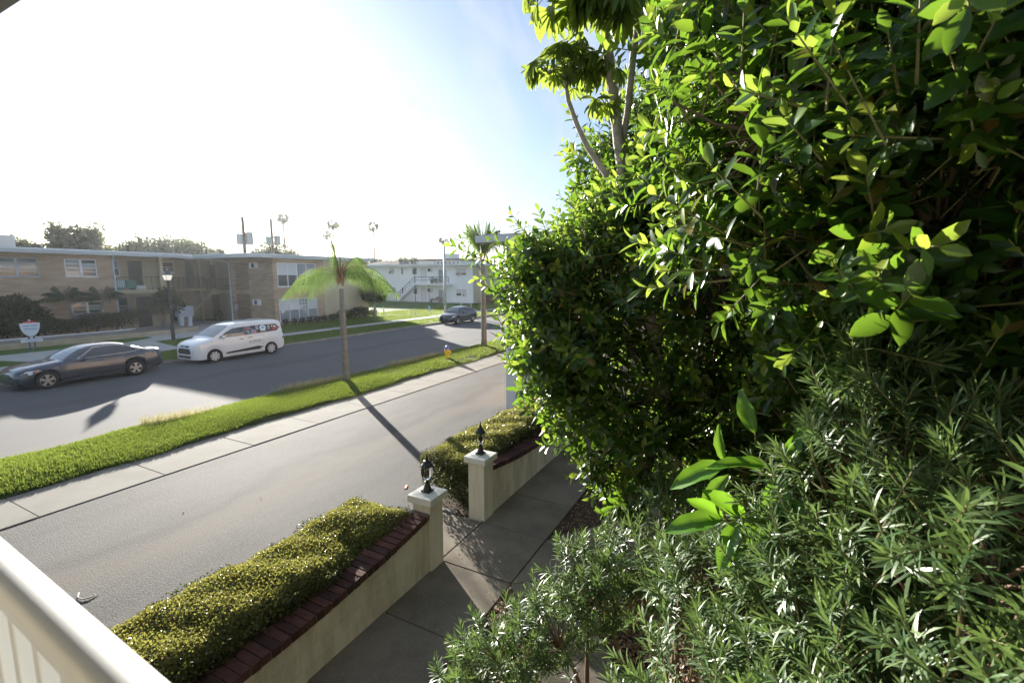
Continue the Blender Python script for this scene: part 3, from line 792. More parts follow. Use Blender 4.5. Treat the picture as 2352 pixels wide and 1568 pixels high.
# roof: thin white slab, fascia and gutter all round the eave
eave = [(2.0,42.4),(21.4,42.4),(24.1,43.8),(24.1,35.9),(37.7,35.9),(37.7,60.5),(2.0,60.5)]
rf = MB(); rf.prism(eave, 5.80, 6.08); rf.build('roof', M['soffit'], bb)
top = MB(); top.prism([(2.1,42.5),(21.38,42.5),(24.05,43.9),(24.2,36.0),(37.6,36.0),(37.6,60.4),(2.1,60.4)], 6.09, 6.13); top.build('roof_deck', M['roof_white'], bb)
fa = MB(); gu = MB()
for (a, b) in zip(eave[:5], eave[1:6]):
    a3, b3 = Vector((*a, 0)), Vector((*b, 0)); d = (b3 - a3).normalized(); nrm = Vector((d.y, -d.x, 0))
    ln = (b3 - a3).length / 2; c3 = (a3 + b3) / 2
    fa.obox(c3 + nrm * .015 + Vector((0, 0, 5.955)), d, nrm, (0,0,1), ln + .014, .014, .165)
    gu.obox(c3 + nrm * .075 + Vector((0, 0, 6.02)), d, nrm, (0,0,1), ln + .07, .045, .065)
fa.build('fascia', M['fascia'], bb); gu.build('gutter', M['fascia'], bb, bevel=.015)
downspout(bb, [(17.85, 42.45, 5.95), (17.86, 42.5, 5.80), (17.93, 42.92, 5.5), (17.95, 42.92, LZ)], .055)
downspout(bb, [(24.1, 42.4, 5.95), (24.3, 42.5, 5.78), (26.2, 42.34, 5.55), (26.24, 42.24, 5.3), (26.24, 42.24, LZ)], .05)
rv = MB(); rv.box(13.2, 50, 6.13, 14.9, 51.5, 7.3); rv.build('roof_unit', M['steel'], bb)
rv = MB(); rv.box(31.0, 44, 6.13, 32.6, 45.2, 6.45); rv.build('roof_hatch', M['roof_white'], bb)
# things on the left balcony
o = MB(); o.box(18.2, 43.35, 3.42, 18.75, 43.85, 3.95); tag(o.build('storage_box', M['pale_box'], None, bevel=.02), 'pale blue box on the balcony next to the white downspout', 'box')
o = MB(); o.box(18.85, 43.35, 3.35, 19.5, 43.85, 3.97); tag(o.build('storage_box', M['green_box'], None, bevel=.02), 'dark green box on the balcony in front of the railing', 'box')
o = MB(); o.lathe([(.16,0),(.2,.22),(.19,.22),(.15,.21)], (18.4, 43.3, 3.21), 12); tag(o.build('balcony_planter', M['green_box'], None), 'small dark green planter on the balcony floor under the pale box', 'planter')
o = MB(); o.box(19.7, 43.9, 3.22, 20.4, 43.95, 3.55); tag(o.build('folded_crate', M['white_paint'], None), 'low white crate panel leaning before the dark balcony door', 'crate')

# ------------------------------------------------------------------ planting bed by the left wing
pl = empty('planter_wall', (14, 37.6, LZ), 'low tan kerb wall holding the gravel bed along the entry walk', 'planter wall')
w_ = MB(); w_.prism([(-2,37.55),(18.6,37.35),(20.4,37.7),(21.2,38.6),(21.0,38.7),(20.3,37.9),(18.6,37.55),(-2,37.75)], LZ - .05, .42); w_.build('kerb_wall', M['tan_curb'], pl)
g_ = MB(); g_.prism([(-2,37.75),(18.6,37.55),(20.3,37.9),(21.0,38.7),(20.8,40.6),(18.2,40.9),(-2,40.9)], LZ - .05, .395); o = g_.build('gravel_bed', M['gravel'], None); o['kind'] = 'structure'
g_ = MB(); g_.prism([(-2,40.1),(17.2,40.3),(17.9,40.6),(17.9,40.68),(17.2,40.38),(-2,40.18)], .38, .47); tag(g_.build('bed_edging', M['white_paint'], None), 'thin white edging strip between the gravel and the dark hedge', 'edging')

# ------------------------------------------------------------------ white apartment building
wb = empty('white_apartment_building', (63.5, 50, LZ), 'two storey white apartment building with an outside stair and walkway', 'building')
WX = 63.5
hw = [(41.04, 43.02, 4.53, 5.62), (41.07, 43.06, 1.25, 2.34), (44.83, 46.47, 3.24, 5.44), (44.96, 46.55, .2, 2.16), (50.88, 51.87, 4.69, 5.70),
      (53.83, 54.29, 4.68, 5.76), (55.76, 57.02, 4.76, 5.79), (55.57, 57.51, 1.49, 2.51), (53.89, 54.30, 1.47, 2.46), (50.9, 51.7, 1.42, 2.44),
      (49.0, 49.9, 3.24, 5.61), (49.1, 49.9, .2, 2.36), (60.5, 61.8, 4.7, 5.75), (64, 65.3, 4.7, 5.75)]
wall(wb, 'x', WX, 39.8, 72, -.05, 6.0, M['white_block'], hw, .12)
blind = lambda i, j: M['glass_blind'] if j == 1 else M['glass']
for k, (c_, r_, pf) in {0:(2,3,lambda i,j: M['glass_blind'] if (i==1 or j) else M['glass']),1:(2,3,lambda i,j: M['glass_blind'] if j else M['glass']),4:(1,4,M['glass']),5:(1,2,M['glass']),6:(1,2,blind),7:(2,2,blind),8:(1,2,M['glass']),9:(1,4,M['glass']),12:(2,2,blind),13:(2,2,blind)}.items():
    window(wb, 'x', WX, *hw[k], c_, r_, M['white_paint'], pf, fw=.06)
for k in (2, 3): window(wb, 'x', WX, *hw[k], 2, 1, M['white_paint'], lambda i, j: M['door_green'] if k == 3 or i else M['terracotta'], fw=.05, sill=False)
for k in (10, 11): door(wb, 'x', WX, *hw[k], M['white_paint'], M['fascia_dark'])
ac_unit(wb, 'x', WX, 47.63, 48.65, 5.09, 5.67, .45); ac_unit(wb, 'x', WX, 47.75, 48.81, 1.81, 2.37, .45)
ac_unit(wb, 'x', WX - .05, 42.3, 42.95, 4.55, 4.95, .35); ac_unit(wb, 'x', WX - .05, 41.15, 41.75, 1.28, 1.65, .35); ac_unit(wb, 'x', WX - .05, 55.7, 56.3, 1.5, 1.85, .3); ac_unit(wb, 'x', WX - .05, 55.8, 56.3, 4.78, 5.1, .3)
sd = MB(); sd.box(WX, 39.76, -.05, 78, 39.8, 6.0); sd.build('side_wall', M['stucco'], wb)
rf = MB(); rf.box(WX - .9, 39.3, 6.02, 79, 72.5, 6.34); rf.build('roof', M['fascia'], wb)
rd = MB(); rd.box(WX - .8, 39.4, 6.345, 78.9, 72.4, 6.38); rd.build('roof_deck', M['roof_white'], wb)
for k, (yy, ss_) in enumerate(((54.4, .25), (52.6, .3), (49, .2))):
    v_ = MB(); v_.lathe([(ss_ * .4, 0), (ss_ * .4, .35), (ss_, .36), (ss_ * .5, .55)], (66, yy, 6.38), 8); v_.build('roof_vent', M['galv'], wb)
wk = MB(); wk.box(62.15, 43.5, 2.93, 63.48, 50.4, 3.2); wk.build('walkway', M['white_block'], wb)
railing(wb, [(62.2, 43.55, 3.2), (62.2, 50.3, 3.2)], 1.02, M['iron'], 2.6, r=.028, mid=True)
stp = MB(); stp.add([(62.15,54.5,.1),(62.15,54.1,.1),(62.15,50.4,2.86),(62.15,50.4,3.2),(63.3,54.5,.1),(63.3,54.1,.1),(63.3,50.4,2.86),(63.3,50.4,3.2)], [(0,1,2,3),(7,6,5,4),(0,4,5,1),(1,5,6,2),(2,6,7,3),(3,7,4,0)])
sto = stp.build('stair', M['white_block'], wb)
tr = MB()
for k in range(12):
    f_ = k / 12
    tr.box(62.13, 54.35 - 3.95 * f_ - .26, .30 + 3.05 * f_ * .95, 62.6, 54.35 - 3.95 * f_, .35 + 3.05 * f_ * .95)
tr.build('tread', M['iron'], sto)
railing(wb, [(62.2, 54.4, .25), (62.2, 50.4, 3.2)], 1.02, M['iron'], 1.2, r=.028, mid=True)
for y_, z1_ in ((50.36, 5.9), (47.53, 2.93), (43.6, 2.93)):
    p_ = MB(); p_.tube([(62.3, y_, .1), (62.3, y_, z1_)], .05, 6); p_.build('post', M['iron'] if y_ > 45 else M['white_paint'], wb)
pd = MB(); pd.box(61.8, 39.7, LZ - .05, 63.49, 56, LZ + .03); pd.build('porch_slab', M['concrete_far'], wb)

# small things at the white building
bn = empty('wicker_bench', (62.6, 46.5, LZ), 'brown wicker bench with curved back on the porch of the white building', 'bench')
b_ = MB(); b_.box(62.4, 45.6, .42, 62.95, 47.4, .50); b_.build('seat', M['wicker'], bn)
b_ = MB()
for k in range(11):
    y = 45.6 + 1.8 * k / 10; b_.box(62.93, y - .08, .5, 62.99, y + .08, .75 + .35 * math.sin(math.pi * min(1, (k + 1) / 8)))
b_.build('backrest', M['wicker'], bn)
for yy in (45.62, 47.34):
    b_ = MB(); b_.box(62.4, yy, LZ, 62.9, yy + .07, .68); b_.build('armrest', M['wicker'], bn)
b_ = MB(); b_.box(62.42, 45.75, .5, 62.88, 47.2, .58); b_.build('cushion', M['terracotta'], bn)
def potplant(x, y, z, r, h, pm, label, sp):
    t = empty('potted_plant', (x, y, z), label, 'potted plant', 'pots on the upper walkway')
    p_ = MB(); p_.lathe([(r*.7,0),(r,h),(r*.9,h),(r*.85,h*.9)], (x,y,z), 12); p_.build('pot', pm, t)
    n = 160; d = unit(rng.normal(size=(n,3)) * (1,1,.6) + (0,0,.7)); P = np.array([x,y,z+h]) + d * rng.uniform(.05, sp, (n,1))
    tv = np.array([(0,0,0),(.5,.5,.1),(0,1,0),(-.5,.5,.1)])
    me = np_mesh('foliage', place_leaves(tv, P - np.array([x,y,z]), d, rng.normal(size=(n,3)), np.full(n,.16), np.full(n,.06)), [(0,1,2),(0,2,3)], 4, n)
    link_mesh('foliage', me, M['dark_tree'], t)
potplant(62.45, 47.0, 3.2, .32, .55, M['flower_pot'], 'dark green pot with trailing plants by the walkway railing', .55)
potplant(62.45, 46.1, 3.2, .34, .42, M['terracotta'], 'wider pale pot with plants beside the green doors', .5)

# building behind the white one
ob = empty('office_building', (95, 68, 0), 'far pale building with a brown roof edge and a white rooftop box', 'building')
o_ = MB(); o_.box(95, 63.2, 0, 112, 76.2, 8.25); o_.build('wall', M['white_block'], ob)
o_ = MB(); o_.box(94.6, 62.8, 8.26, 112.4, 76.6, 8.62); o_.build('roof', M['roof_brown'], ob)
o_ = MB(); o_.box(97, 66.6, 8.63, 100, 69.4, 10.0); o_.build('roof_box', M['white_block'], ob)
for k in range(6):
    o_ = MB(); y_ = 63.6 + k * 1.15; o_.box(94.94, y_, 7.55, 95.0 - .002, y_ + .35, 7.9); o_.build('vent', M['glass'], ob)
hb = empty('hip_roof_house', (88, 78, 0), 'low house with a dark hip roof behind the white building', 'house')
o_ = MB(); o_.box(84, 72, 0, 92, 86, 6.6); o_.build('wall', M['stucco'], hb)
o_ = MB(); o_.add([(83.4,71.2,6.6),(92.6,71.2,6.6),(92.6,86.6,6.6),(83.4,86.6,6.6),(88,76,8.1),(88,81,8.1)], [(0,1,4),(1,2,5,4),(2,3,5),(3,0,4,5),(3,2,1,0)]); o_.build('roof', M['roof_dark'], hb)
# wooden fence beside the white building
fn = empty('board_fence', (61, 56.5, LZ), 'brown board fence at the left end of the white building', 'fence')
for k in range(16):
    f_ = MB(); y = 55.6 + k * .21; f_.box(61.0, y, LZ, 61.03, y + .19, 1.75 + rng.uniform(-.02, .02)); f_.build('board', M['fence_brown'], fn)
fn2 = empty('board_fence', (58, 38.6, LZ), 'brown board fence right of the white building behind the farther palm', 'fence')
for k in range(12):
    f_ = MB(); y = 36.9 + k * .21; f_.box(66.0, y, LZ, 66.03, y + .19, 1.6 + rng.uniform(-.02, .02)); f_.build('board', M['fence_brown'], fn2)

# tan building on the right behind the trees
tb = empty('tan_apartment_building', (13.1, 3, 0), 'tan stucco building with wide pale eaves behind the leafy trees', 'building')
wall(tb, 'x', 13.1, -16, 6.98, 0, 5.19, M['stucco_dim'], [(2.2, 3.6, 3.4, 4.8)], .1)
window(tb, 'x', 13.1, 2.2, 3.6, 3.4, 4.8, 2, 2, M['white_paint'], M['glass'])
lo = MB(); lo.box(13.06, 6.2, 0, 13.098, 6.978, 2.0); lo.build('corner_panel', M['white_paint'], tb)
o_ = MB(); o_.box(13.1, 6.94, 0, 30, 6.98, 5.19); o_.build('end_wall', M['brick'], tb)
o_ = MB(); o_.box(11.4, -16, 5.20, 30, 7.0, 5.33); o_.build('roof', M['soffit'], tb)
o_ = MB(); o_.box(11.36, -16, 5.14, 11.398, 7.0, 5.32); o_.build('fascia', M['fascia'], tb)
o_ = MB(); o_.box(11.36, 7.002, 5.14, 30, 7.04, 5.32); o_.build('fascia', M['fascia'], tb)
o_ = MB(); o_.box(11.5, -16, 5.335, 30, 6.9, 5.36); o_.build('roof_deck', M['fascia_dark'], tb)
o_ = MB(); o_.box(13.4, -16, 5.365, 30, 4.3, 5.72); o_.build('upper_roof', M['fascia'], tb)
downspout(tb, [(11.6, 6.2, 5.2), (11.75, 6.15, 4.95), (12.95, 5.85, 4.55), (13.03, 5.82, 4.3), (13.03, 5.82, .1)], .055, M['fascia'])

# the balcony the picture is taken from
bal = empty('balcony', (-1.2, 0, 2.7), 'white balcony railing and eave of the building the street is seen from', 'balcony')
f_ = MB(); f_.box(-2.6, -6, 2.5, .20, 6, 2.66); f_.build('floor', M['concrete_far'], bal)
f_ = MB(); f_.box(-2.6, -22, 5.12, .78, 8.2, 5.32); f_.build('eave', M['eave_dark'], bal)
f_ = MB(); f_.box(-2.66, -22, 0, -2.602, 8, 5.34); f_.build('back_wall', M['stucco_dim'], bal)
hr = MB()
prof = [(.0345 * math.cos(2*math.pi*k/20), .0345 * math.sin(2*math.pi*k/20)) for k in range(20)]
RX, RZ = .282, 3.615
def rxs(y): return RX + .05 * (y - .98)
n_ = len(prof)
vs = [(rxs(y) + a, y, RZ + b) for y in (-3.0, 3.6) for a, b in prof]
fs = [tuple(range(n_)), tuple(range(2*n_-1, n_-1, -1))] + [((i+1) % n_, i, n_ + i, n_ + (i+1) % n_) for i in range(n_)]
hr.add(vs, fs); hr.build('handrail', M['rail_white'], bal, smooth=True, auto=60)
lr = MB(); lr.obox((rxs(.3), .3, 2.80), (1,-.05,0), (.05,1,0), (0,0,1), .018, 3.3, .02); lr.build('bottom_rail', M['rail_white'], bal, bevel=.004)
y = -2.95
while y < 3.6:
    b_ = MB(); b_.box(rxs(y) - .013, y - .013, 2.822, rxs(y) + .013, y + .013, RZ - .030); b_.build('baluster', M['rail_white'], bal, bevel=.002, seg=1)
    y += .13
for yy in (-3, 3.6):
    b_ = MB(); b_.box(rxs(yy) - .03, yy - .03, 2.66, rxs(yy) + .03, yy + .03, RZ - .035); b_.build('post', M['rail_white'], bal)

# added to imitate lens veil: one closed box of thin scattering air round everything
hz_ = MB(); hz_.box(-210, -260, -1.1, 570, 530, 40); ho = hz_.build('veil_haze', M['veil_haze'], None); ho['kind'] = 'stuff'
# ------------------------------------------------------------------ garden walls, gate pillars, lanterns
def cap_z(x):
    """height of the top of the painted wall (under the brick cap) along both wall runs"""
    if x < 5.6: t = np.clip((x - 2.2) / 2.75, 0, 1); return .585 + .235 * t ** 2.0
    t = np.clip((9.6 - x) / 2.75, 0, 1); return .60 + .225 * t ** 2.0
def garden_wall(x0, x1, y0, y1, label, seed):
    r_ = np.random.default_rng(seed)
    t = empty('garden_wall', ((x0 + x1) / 2, (y0 + y1) / 2, 0), label, 'garden wall', 'low garden walls with brick caps')
    # core, a few millimetres behind the faces of the blocks
    n = 24; xs_ = [x0 + (x1 - x0) * k / n for k in range(n + 1)]
    mb = MB()
    for a, b in zip(xs_[:-1], xs_[1:]):
        za, zb_ = float(cap_z(a)), float(cap_z(b))
        mb.add([(a,y0+.006,-.03),(b,y0+.006,-.03),(b,y1-.006,-.03),(a,y1-.006,-.03),(a,y0+.006,za),(b,y0+.006,zb_),(b,y1-.006,zb_),(a,y1-.006,za)],
               [(4,5,6,7),(0,1,5,4),(2,3,7,6)])
    mb.build('core', M['block_joint'], t)
    bl, g_ = .405, .0025
    for c_ in range(5):
        z0 = -.03 + c_ * .205; x = x0 - (bl / 2 if c_ % 2 else 0)
        while x < x1:
            a, b = max(x, x0) + g_, min(x + bl, x1) - g_
            x += bl
            if b - a < .03: continue
            za, zb_ = min(z0 + .202, float(cap_z(a)) - .004), min(z0 + .202, float(cap_z(b)) - .004)
            if max(za, zb_) - z0 < .03: continue
            za, zb_ = max(za, z0 + .004), max(zb_, z0 + .004)
            d = r_.uniform(0, .002)
            for yy0, yy1 in ((y0 - d, y0 + .0055), (y1 - .0055, y1 + d)):
                q = MB(); q.add([(a,yy0,z0),(b,yy0,z0),(b,yy1,z0),(a,yy1,z0),(a,yy0,za),(b,yy0,zb_),(b,yy1,zb_),(a,yy1,za)], [(3,2,1,0),(4,5,6,7),(0,1,5,4),(1,2,6,5),(2,3,7,6),(3,0,4,7)])
                q.build('block', M['block_cream'], t)
    # brick cap, bricks laid across the wall
    bw_ = .104
    x = x0 + .003
    me_b = None
    mo = MB()
    k = 0
    while x + bw_ < x1:
        xc = x + bw_ / 2
        z = float(cap_z(xc)); sl_ = float(cap_z(xc + .02) - cap_z(xc - .02)) / .04
        if me_b is None:
            b_ = MB(); b_.box(-.0445, -(y1 - y0) / 2 - .035, 0, .0445, (y1 - y0) / 2 + .035, .092); o = b_.build('brick', M['cap_brick'], None, bevel=.004, seg=1); o.parent = t; me_b = o.data
            me_b2 = me_b.copy(); me_b2.materials.clear(); me_b2.materials.append(M['cap_brick_b'])
        else:
            o = bpy.data.objects.new('brick', me_b if r_.random() < .6 else me_b2); COL.objects.link(o); o.parent = t
            bv = o.modifiers.new('bevel', 'BEVEL'); bv.width = .004; bv.segments = 1
        o.location = (xc - (x0 + x1) / 2, r_.uniform(-.004, .004), z + .004 + r_.uniform(-.002, .002)); o.rotation_euler = (0, -math.atan(sl_), r_.uniform(-.01, .01))
        x += bw_; k += 1
    for a, b in zip(xs_[:-1], xs_[1:]):
        za, zb_ = float(cap_z(a)), float(cap_z(b)); yy0, yy1 = y0 - .022, y1 + .022
        mo.add([(a,yy0,za+.002),(b,yy0,zb_+.002),(b,yy1,zb_+.002),(a,yy1,za+.002),(a,yy0,za+.078),(b,yy0,zb_+.078),(b,yy1,zb_+.078),(a,yy1,za+.078)], [(3,2,1,0),(4,5,6,7),(0,1,5,4),(2,3,7,6)])
    mo.build('mortar_bed', M['mortar'], t)
    return t
garden_wall(-.6, 4.975, 3.90, 4.16, 'low cream block wall with brick cap running from the near gate pillar', 3)
garden_wall(6.85, 12.8, 3.95, 4.21, 'low cream block wall with brick cap running beyond the second gate pillar under the tree', 4)

def pillar(x, y, w, h, label):
    t = empty('gate_pillar', (x, y, 0), label, 'pillar', 'gate pillars with lanterns')
    s = MB(); s.box(x - w/2, y - w/2, -.03, x + w/2, y + w/2, h - .105); s.build('shaft', M['pillar_cream'], t, bevel=.006)
    c_ = MB(); q = w/2 + .055
    c_.add([(x-q,y-q,h-.10),(x+q,y-q,h-.10),(x+q,y+q,h-.10),(x-q,y+q,h-.10),(x-q,y-q,h),(x+q,y-q,h),(x+q,y+q,h),(x-q,y+q,h),(x,y,h+.022)],
           [(3,2,1,0),(0,1,5,4),(1,2,6,5),(2,3,7,6),(3,0,4,7),(4,5,8),(5,6,8),(6,7,8),(7,4,8)])
    c_.build('cap', M['cap_cream'], t, bevel=.005)
    return t
pillar(5.125, 4.02, .30, 1.13, 'cream gate pillar at the end of the nearer hedge and wall')
pillar(6.685, 4.075, .315, 1.145, 'cream gate pillar standing before the shaded side of the farther hedge')
def lantern(x, y, z, label):
    t = empty('post_lantern', (x, y, z), label, 'lantern', 'black post lanterns on the gate pillars')
    b_ = MB(); b_.box(x - .07, y - .07, z, x + .07, y + .07, z + .022); b_.build('base_plate', M['black_metal'], t, bevel=.004)
    p_ = MB(); p_.lathe([(.062,.023),(.060,.035),(.047,.06),(.044,.085),(.030,.115),(.024,.128),(.036,.134),(.036,.146),(.022,.152),(.026,.165),(.06,.178),(.062,.188)], (x,y,z), 16); p_.build('stem', M['black_metal'], t, smooth=True, auto=35)
    prof = [(.056,.19),(.072,.235),(.082,.285),(.080,.335),(.070,.375)]
    gl = MB(); gl.lathe([(r*.965, h) for r, h in prof], (x,y,z), 18); gl.build('glass', M['lantern_glass'], t, smooth=True)
    cg = MB()
    for k in range(6):
        a = 2*math.pi*(k+.4)/6; cg.tube([(x + r*1.02*math.cos(a), y + r*1.02*math.sin(a), z+h) for r, h in prof], .0055, 5)
    cg.build('cage', M['black_metal'], t)
    cd = MB()
    for k in range(3):
        a = 2*math.pi*k/3+.5; cx, cy = x+.026*math.cos(a), y+.026*math.sin(a)
        cd.tube([(x,y,z+.20),(cx,cy,z+.215),(cx,cy,z+.235)], .004, 5); cd.tube([(cx,cy,z+.235),(cx,cy,z+.275)], .009, 6); cd.tube([(cx,cy,z+.276),(cx,cy,z+.30),(cx,cy,z+.325)], [.007,.010,.001], 6)
    cd.build('candle_bulbs', M['frosted'], t)
    r_ = MB(); r_.lathe([(.086,.372),(.088,.384),(.082,.395),(.062,.412),(.052,.432),(.044,.452),(.026,.462)], (x,y,z), 16); r_.build('roof', M['black_metal'], t, smooth=True, auto=35)
    f_ = MB(); f_.lathe([(.026,.463),(.027,.475),(.018,.49),(.021,.500),(.012,.515),(.009,.535),(.011,.541),(.004,.56),(.001,.585)], (x,y,z), 10); f_.build('finial', M['black_metal'], t, smooth=True, auto=35)
    return t
lantern(5.125, 4.02, 1.15, 'black post lantern with clear globe on the nearer gate pillar')
lantern(6.685, 4.075, 1.165, 'black post lantern with clear globe on the farther gate pillar')

# ------------------------------------------------------------------ clipped hedges
def hedge(label, x0, x1, y0, y1, top, n_top, n_side, seed, notch=None, group='clipped hedges beside the drive'):
    r_ = np.random.default_rng(seed)
    t = empty('clipped_hedge', ((x0+x1)/2, (y0+y1)/2, 0), label, 'hedge', group)
    tl = np.array(wloc(t))
    def hz(x, y):
        u = (x - x0) / (x1 - x0); v = (y - y0) / (y1 - y0)
        edge = np.minimum(np.minimum(u * (x1 - x0), (1 - u) * (x1 - x0)) / .28, np.minimum(v, 1 - v) * (y1 - y0) / .24)
        rnd = np.sqrt(np.clip(1 - (1 - np.clip(edge, 0, 1)) ** 2, 0, 1))
        z = top(x) * (.83 + .17 * rnd) + .016 * np.sin(x * 3.7 + y * 2.1) + .014 * np.sin(x * 9.1 + y * 6.3 + 1) + .012 * np.sin(x * 17 - y * 13)
        if notch is not None: z = z - notch[2] * np.exp(-((x - notch[0]) / .16) ** 2) * np.clip((notch[1] - y) / .4, 0, 1)
        return z
    # leaves over the top
    X = r_.uniform(x0, x1, n_top); Y = r_.uniform(y0, y1, n_top)
    dz = r_.exponential(.035, n_top)
    P1 = np.stack([X, Y, hz(X, Y) - dz + .012], -1)
    e = .03
    gx = (hz(X + e, Y) - hz(X - e, Y)) / (2 * e); gy = (hz(X, Y + e) - hz(X, Y - e)) / (2 * e)
    N1 = unit(np.stack([-gx, -gy, np.ones(n_top)], -1))
    # leaves on the four sides
    per = np.array([x1 - x0, x1 - x0, y1 - y0, y1 - y0]); side = r_.choice(4, n_side, p=per / per.sum())
    u = r_.random(n_side); v = r_.random(n_side) ** .85
    sx = np.where(side < 2, x0 + (x1 - x0) * u, np.where(side == 2, x0, x1)); sy = np.where(side >= 2, y0 + (y1 - y0) * u, np.where(side == 0, y0, y1))
    nx_ = np.where(side == 2, -1., np.where(side == 3, 1., 0.)); ny_ = np.where(side == 0, -1., np.where(side == 1, 1., 0.))
    N2 = np.stack([nx_, ny_, np.full(n_side, .25)], -1)
    bulge = .05 * np.sin(sx * 4.3 + sy * 3) + .03 * np.sin((sx + sy) * 11)
    inn = r_.exponential(.05, n_side) - .02 + .03 * (1 - v) * 3
    zz = .06 + (hz(np.clip(sx, x0 + .12, x1 - .12), np.clip(sy, y0 + .12, y1 - .12)) - .08) * v
    P2 = np.stack([sx - nx_ * (inn - bulge), sy - ny_ * (inn - bulge), zz], -1)
    thin = r_.random(n_side) < np.clip(.35 + v * 1.3, 0, 1)
    P2, N2 = P2[thin], N2[thin]
    tv = np.array([(0,0,0),(.5,.55,.12),(0,1,.02),(-.5,.55,.12)])
    def leaves(name, P, N, m, size):
        n = len(P)
        nr = unit(N + r_.normal(size=(n,3)) * .75)
        ax = unit(np.cross(nr, r_.normal(size=(n,3))) + N * .55)
        L = r_.uniform(size[0], size[1], n)
        me = np_mesh(name, place_leaves(tv, P - tl, ax, nr, L, L * .62), [(0,1,2),(0,2,3)], 4, n)
        o = link_mesh(name, me, m, t); o['kind'] = 'stuff'
    leaves('foliage', P1, N1, M['hedge_leaf'], (.018, .034))
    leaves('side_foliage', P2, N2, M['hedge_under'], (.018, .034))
    n_in = int((x1 - x0) * (y1 - y0) * 4200)
    Xi = r_.uniform(x0 + .06, x1 - .06, n_in); Yi = r_.uniform(y0 + .05, y1 - .05, n_in)
    Zi = .12 + (hz(Xi, Yi) - .17) * r_.random(n_in) ** .7
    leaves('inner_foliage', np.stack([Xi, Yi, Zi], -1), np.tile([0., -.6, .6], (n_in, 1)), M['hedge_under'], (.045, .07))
    st = MB()
    for k in range(int((x1 - x0) * (y1 - y0) * 9)):
        x, y = r_.uniform(x0 + .1, x1 - .1), r_.uniform(y0 + .08, y1 - .08)
        h = float(hz(np.array([x]), np.array([y]))[0])
        a = r_.uniform(-.12, .12, 4)
        st.tube([(x, y, 0), (x + a[0] * .5, y + a[1] * .5, h * .4), (x + a[0] + a[2], y + a[1] + a[3], h * .88)], [.010, .007, .003], 4, cap=False)
    st.build('stems', M['twig'], t)
    return t
hedge('yellow green clipped hedge along the nearer brick capped wall', -.2, 4.90, 4.13, 5.22, lambda x: .95 + .04 * np.sin(x * 1.3), 84000, 60000, 5, notch=(3.98, 4.6, .16))
hedge('low yellow green hedge end seen below the balcony railing', -1.8, -.4, 4.24, 5.05, lambda x: .88 + 0 * x, 9000, 5000, 6, group=None)
hedge('clipped hedge with reddish tips behind the farther gate pillar', 6.56, 12.4, 4.22, 5.32, lambda x: 1.0 + .03 * np.sin(x), 60000, 52000, 8)

# odds and ends on the drive
o = MB(); o.obox((7.0, 6.03, .012), (.85,.5,0), (-.5,.85,0), (0,0,1), .075, .022, .006); tag(o.build('orange_scrap', M['orange'], None), 'small orange scrap lying on the asphalt behind the near gate pillar', 'litter')
o = MB(); o.tube([(2.46,7.78,.02),(2.41,7.68,.02),(2.42,7.58,.02),(2.48,7.54,.02),(2.58,7.54,.015)], [.008,.008,.009,.008,.004], 6); tag(o.build('fallen_twig', M['bark_pale'], None, smooth=True), 'curved pale twig lying on the asphalt near the railing', 'twig')
for k, (x, y, a, l_) in enumerate(((5.35, 8.2, 1.0, .10), (4.35, 8.9, .9, .06))):
    o = MB(); o.tube([(x - math.cos(a) * l_, y - math.sin(a) * l_, .01), (x + .01, y, .014), (x + math.cos(a) * l_, y + math.sin(a) * l_, .01)], [.004, .006, .003], 5)
    tag(o.build('fallen_twig', M['twig'], None), ['longer thin dark twig in the middle of the drive', 'shorter dark twig on the drive nearer the sidewalk'][k], 'twig', 'dark twigs on the drive')
# ------------------------------------------------------------------ cars (front towards -X; local x from the front bumper, y across)
def interp(x, tab): return float(np.interp(x, [t[0] for t in tab], [t[1] for t in tab]))
def smooth_interp(tab):
    xs_ = np.array([t[0] for t in tab]); ys_ = np.array([t[1] for t in tab])
    m_ = np.gradient(ys_, xs_)
    def f(x):
        i = int(np.clip(np.searchsorted(xs_, x) - 1, 0, len(xs_) - 2)); h = xs_[i+1] - xs_[i]; t = (np.clip(x, xs_[0], xs_[-1]) - xs_[i]) / h
        d0 = (ys_[i+1] - ys_[i]) / h
        a, b = m_[i], m_[i+1]
        if d0 == 0: a = b = 0
        else:
            a = np.clip(a / d0, 0, 2.5) * d0; b = np.clip(b / d0, 0, 2.5) * d0
        return float((2*t**3-3*t**2+1)*ys_[i] + (t**3-2*t**2+t)*h*a + (-2*t**3+3*t**2)*ys_[i+1] + (t**3-t**2)*h*b)
    return f
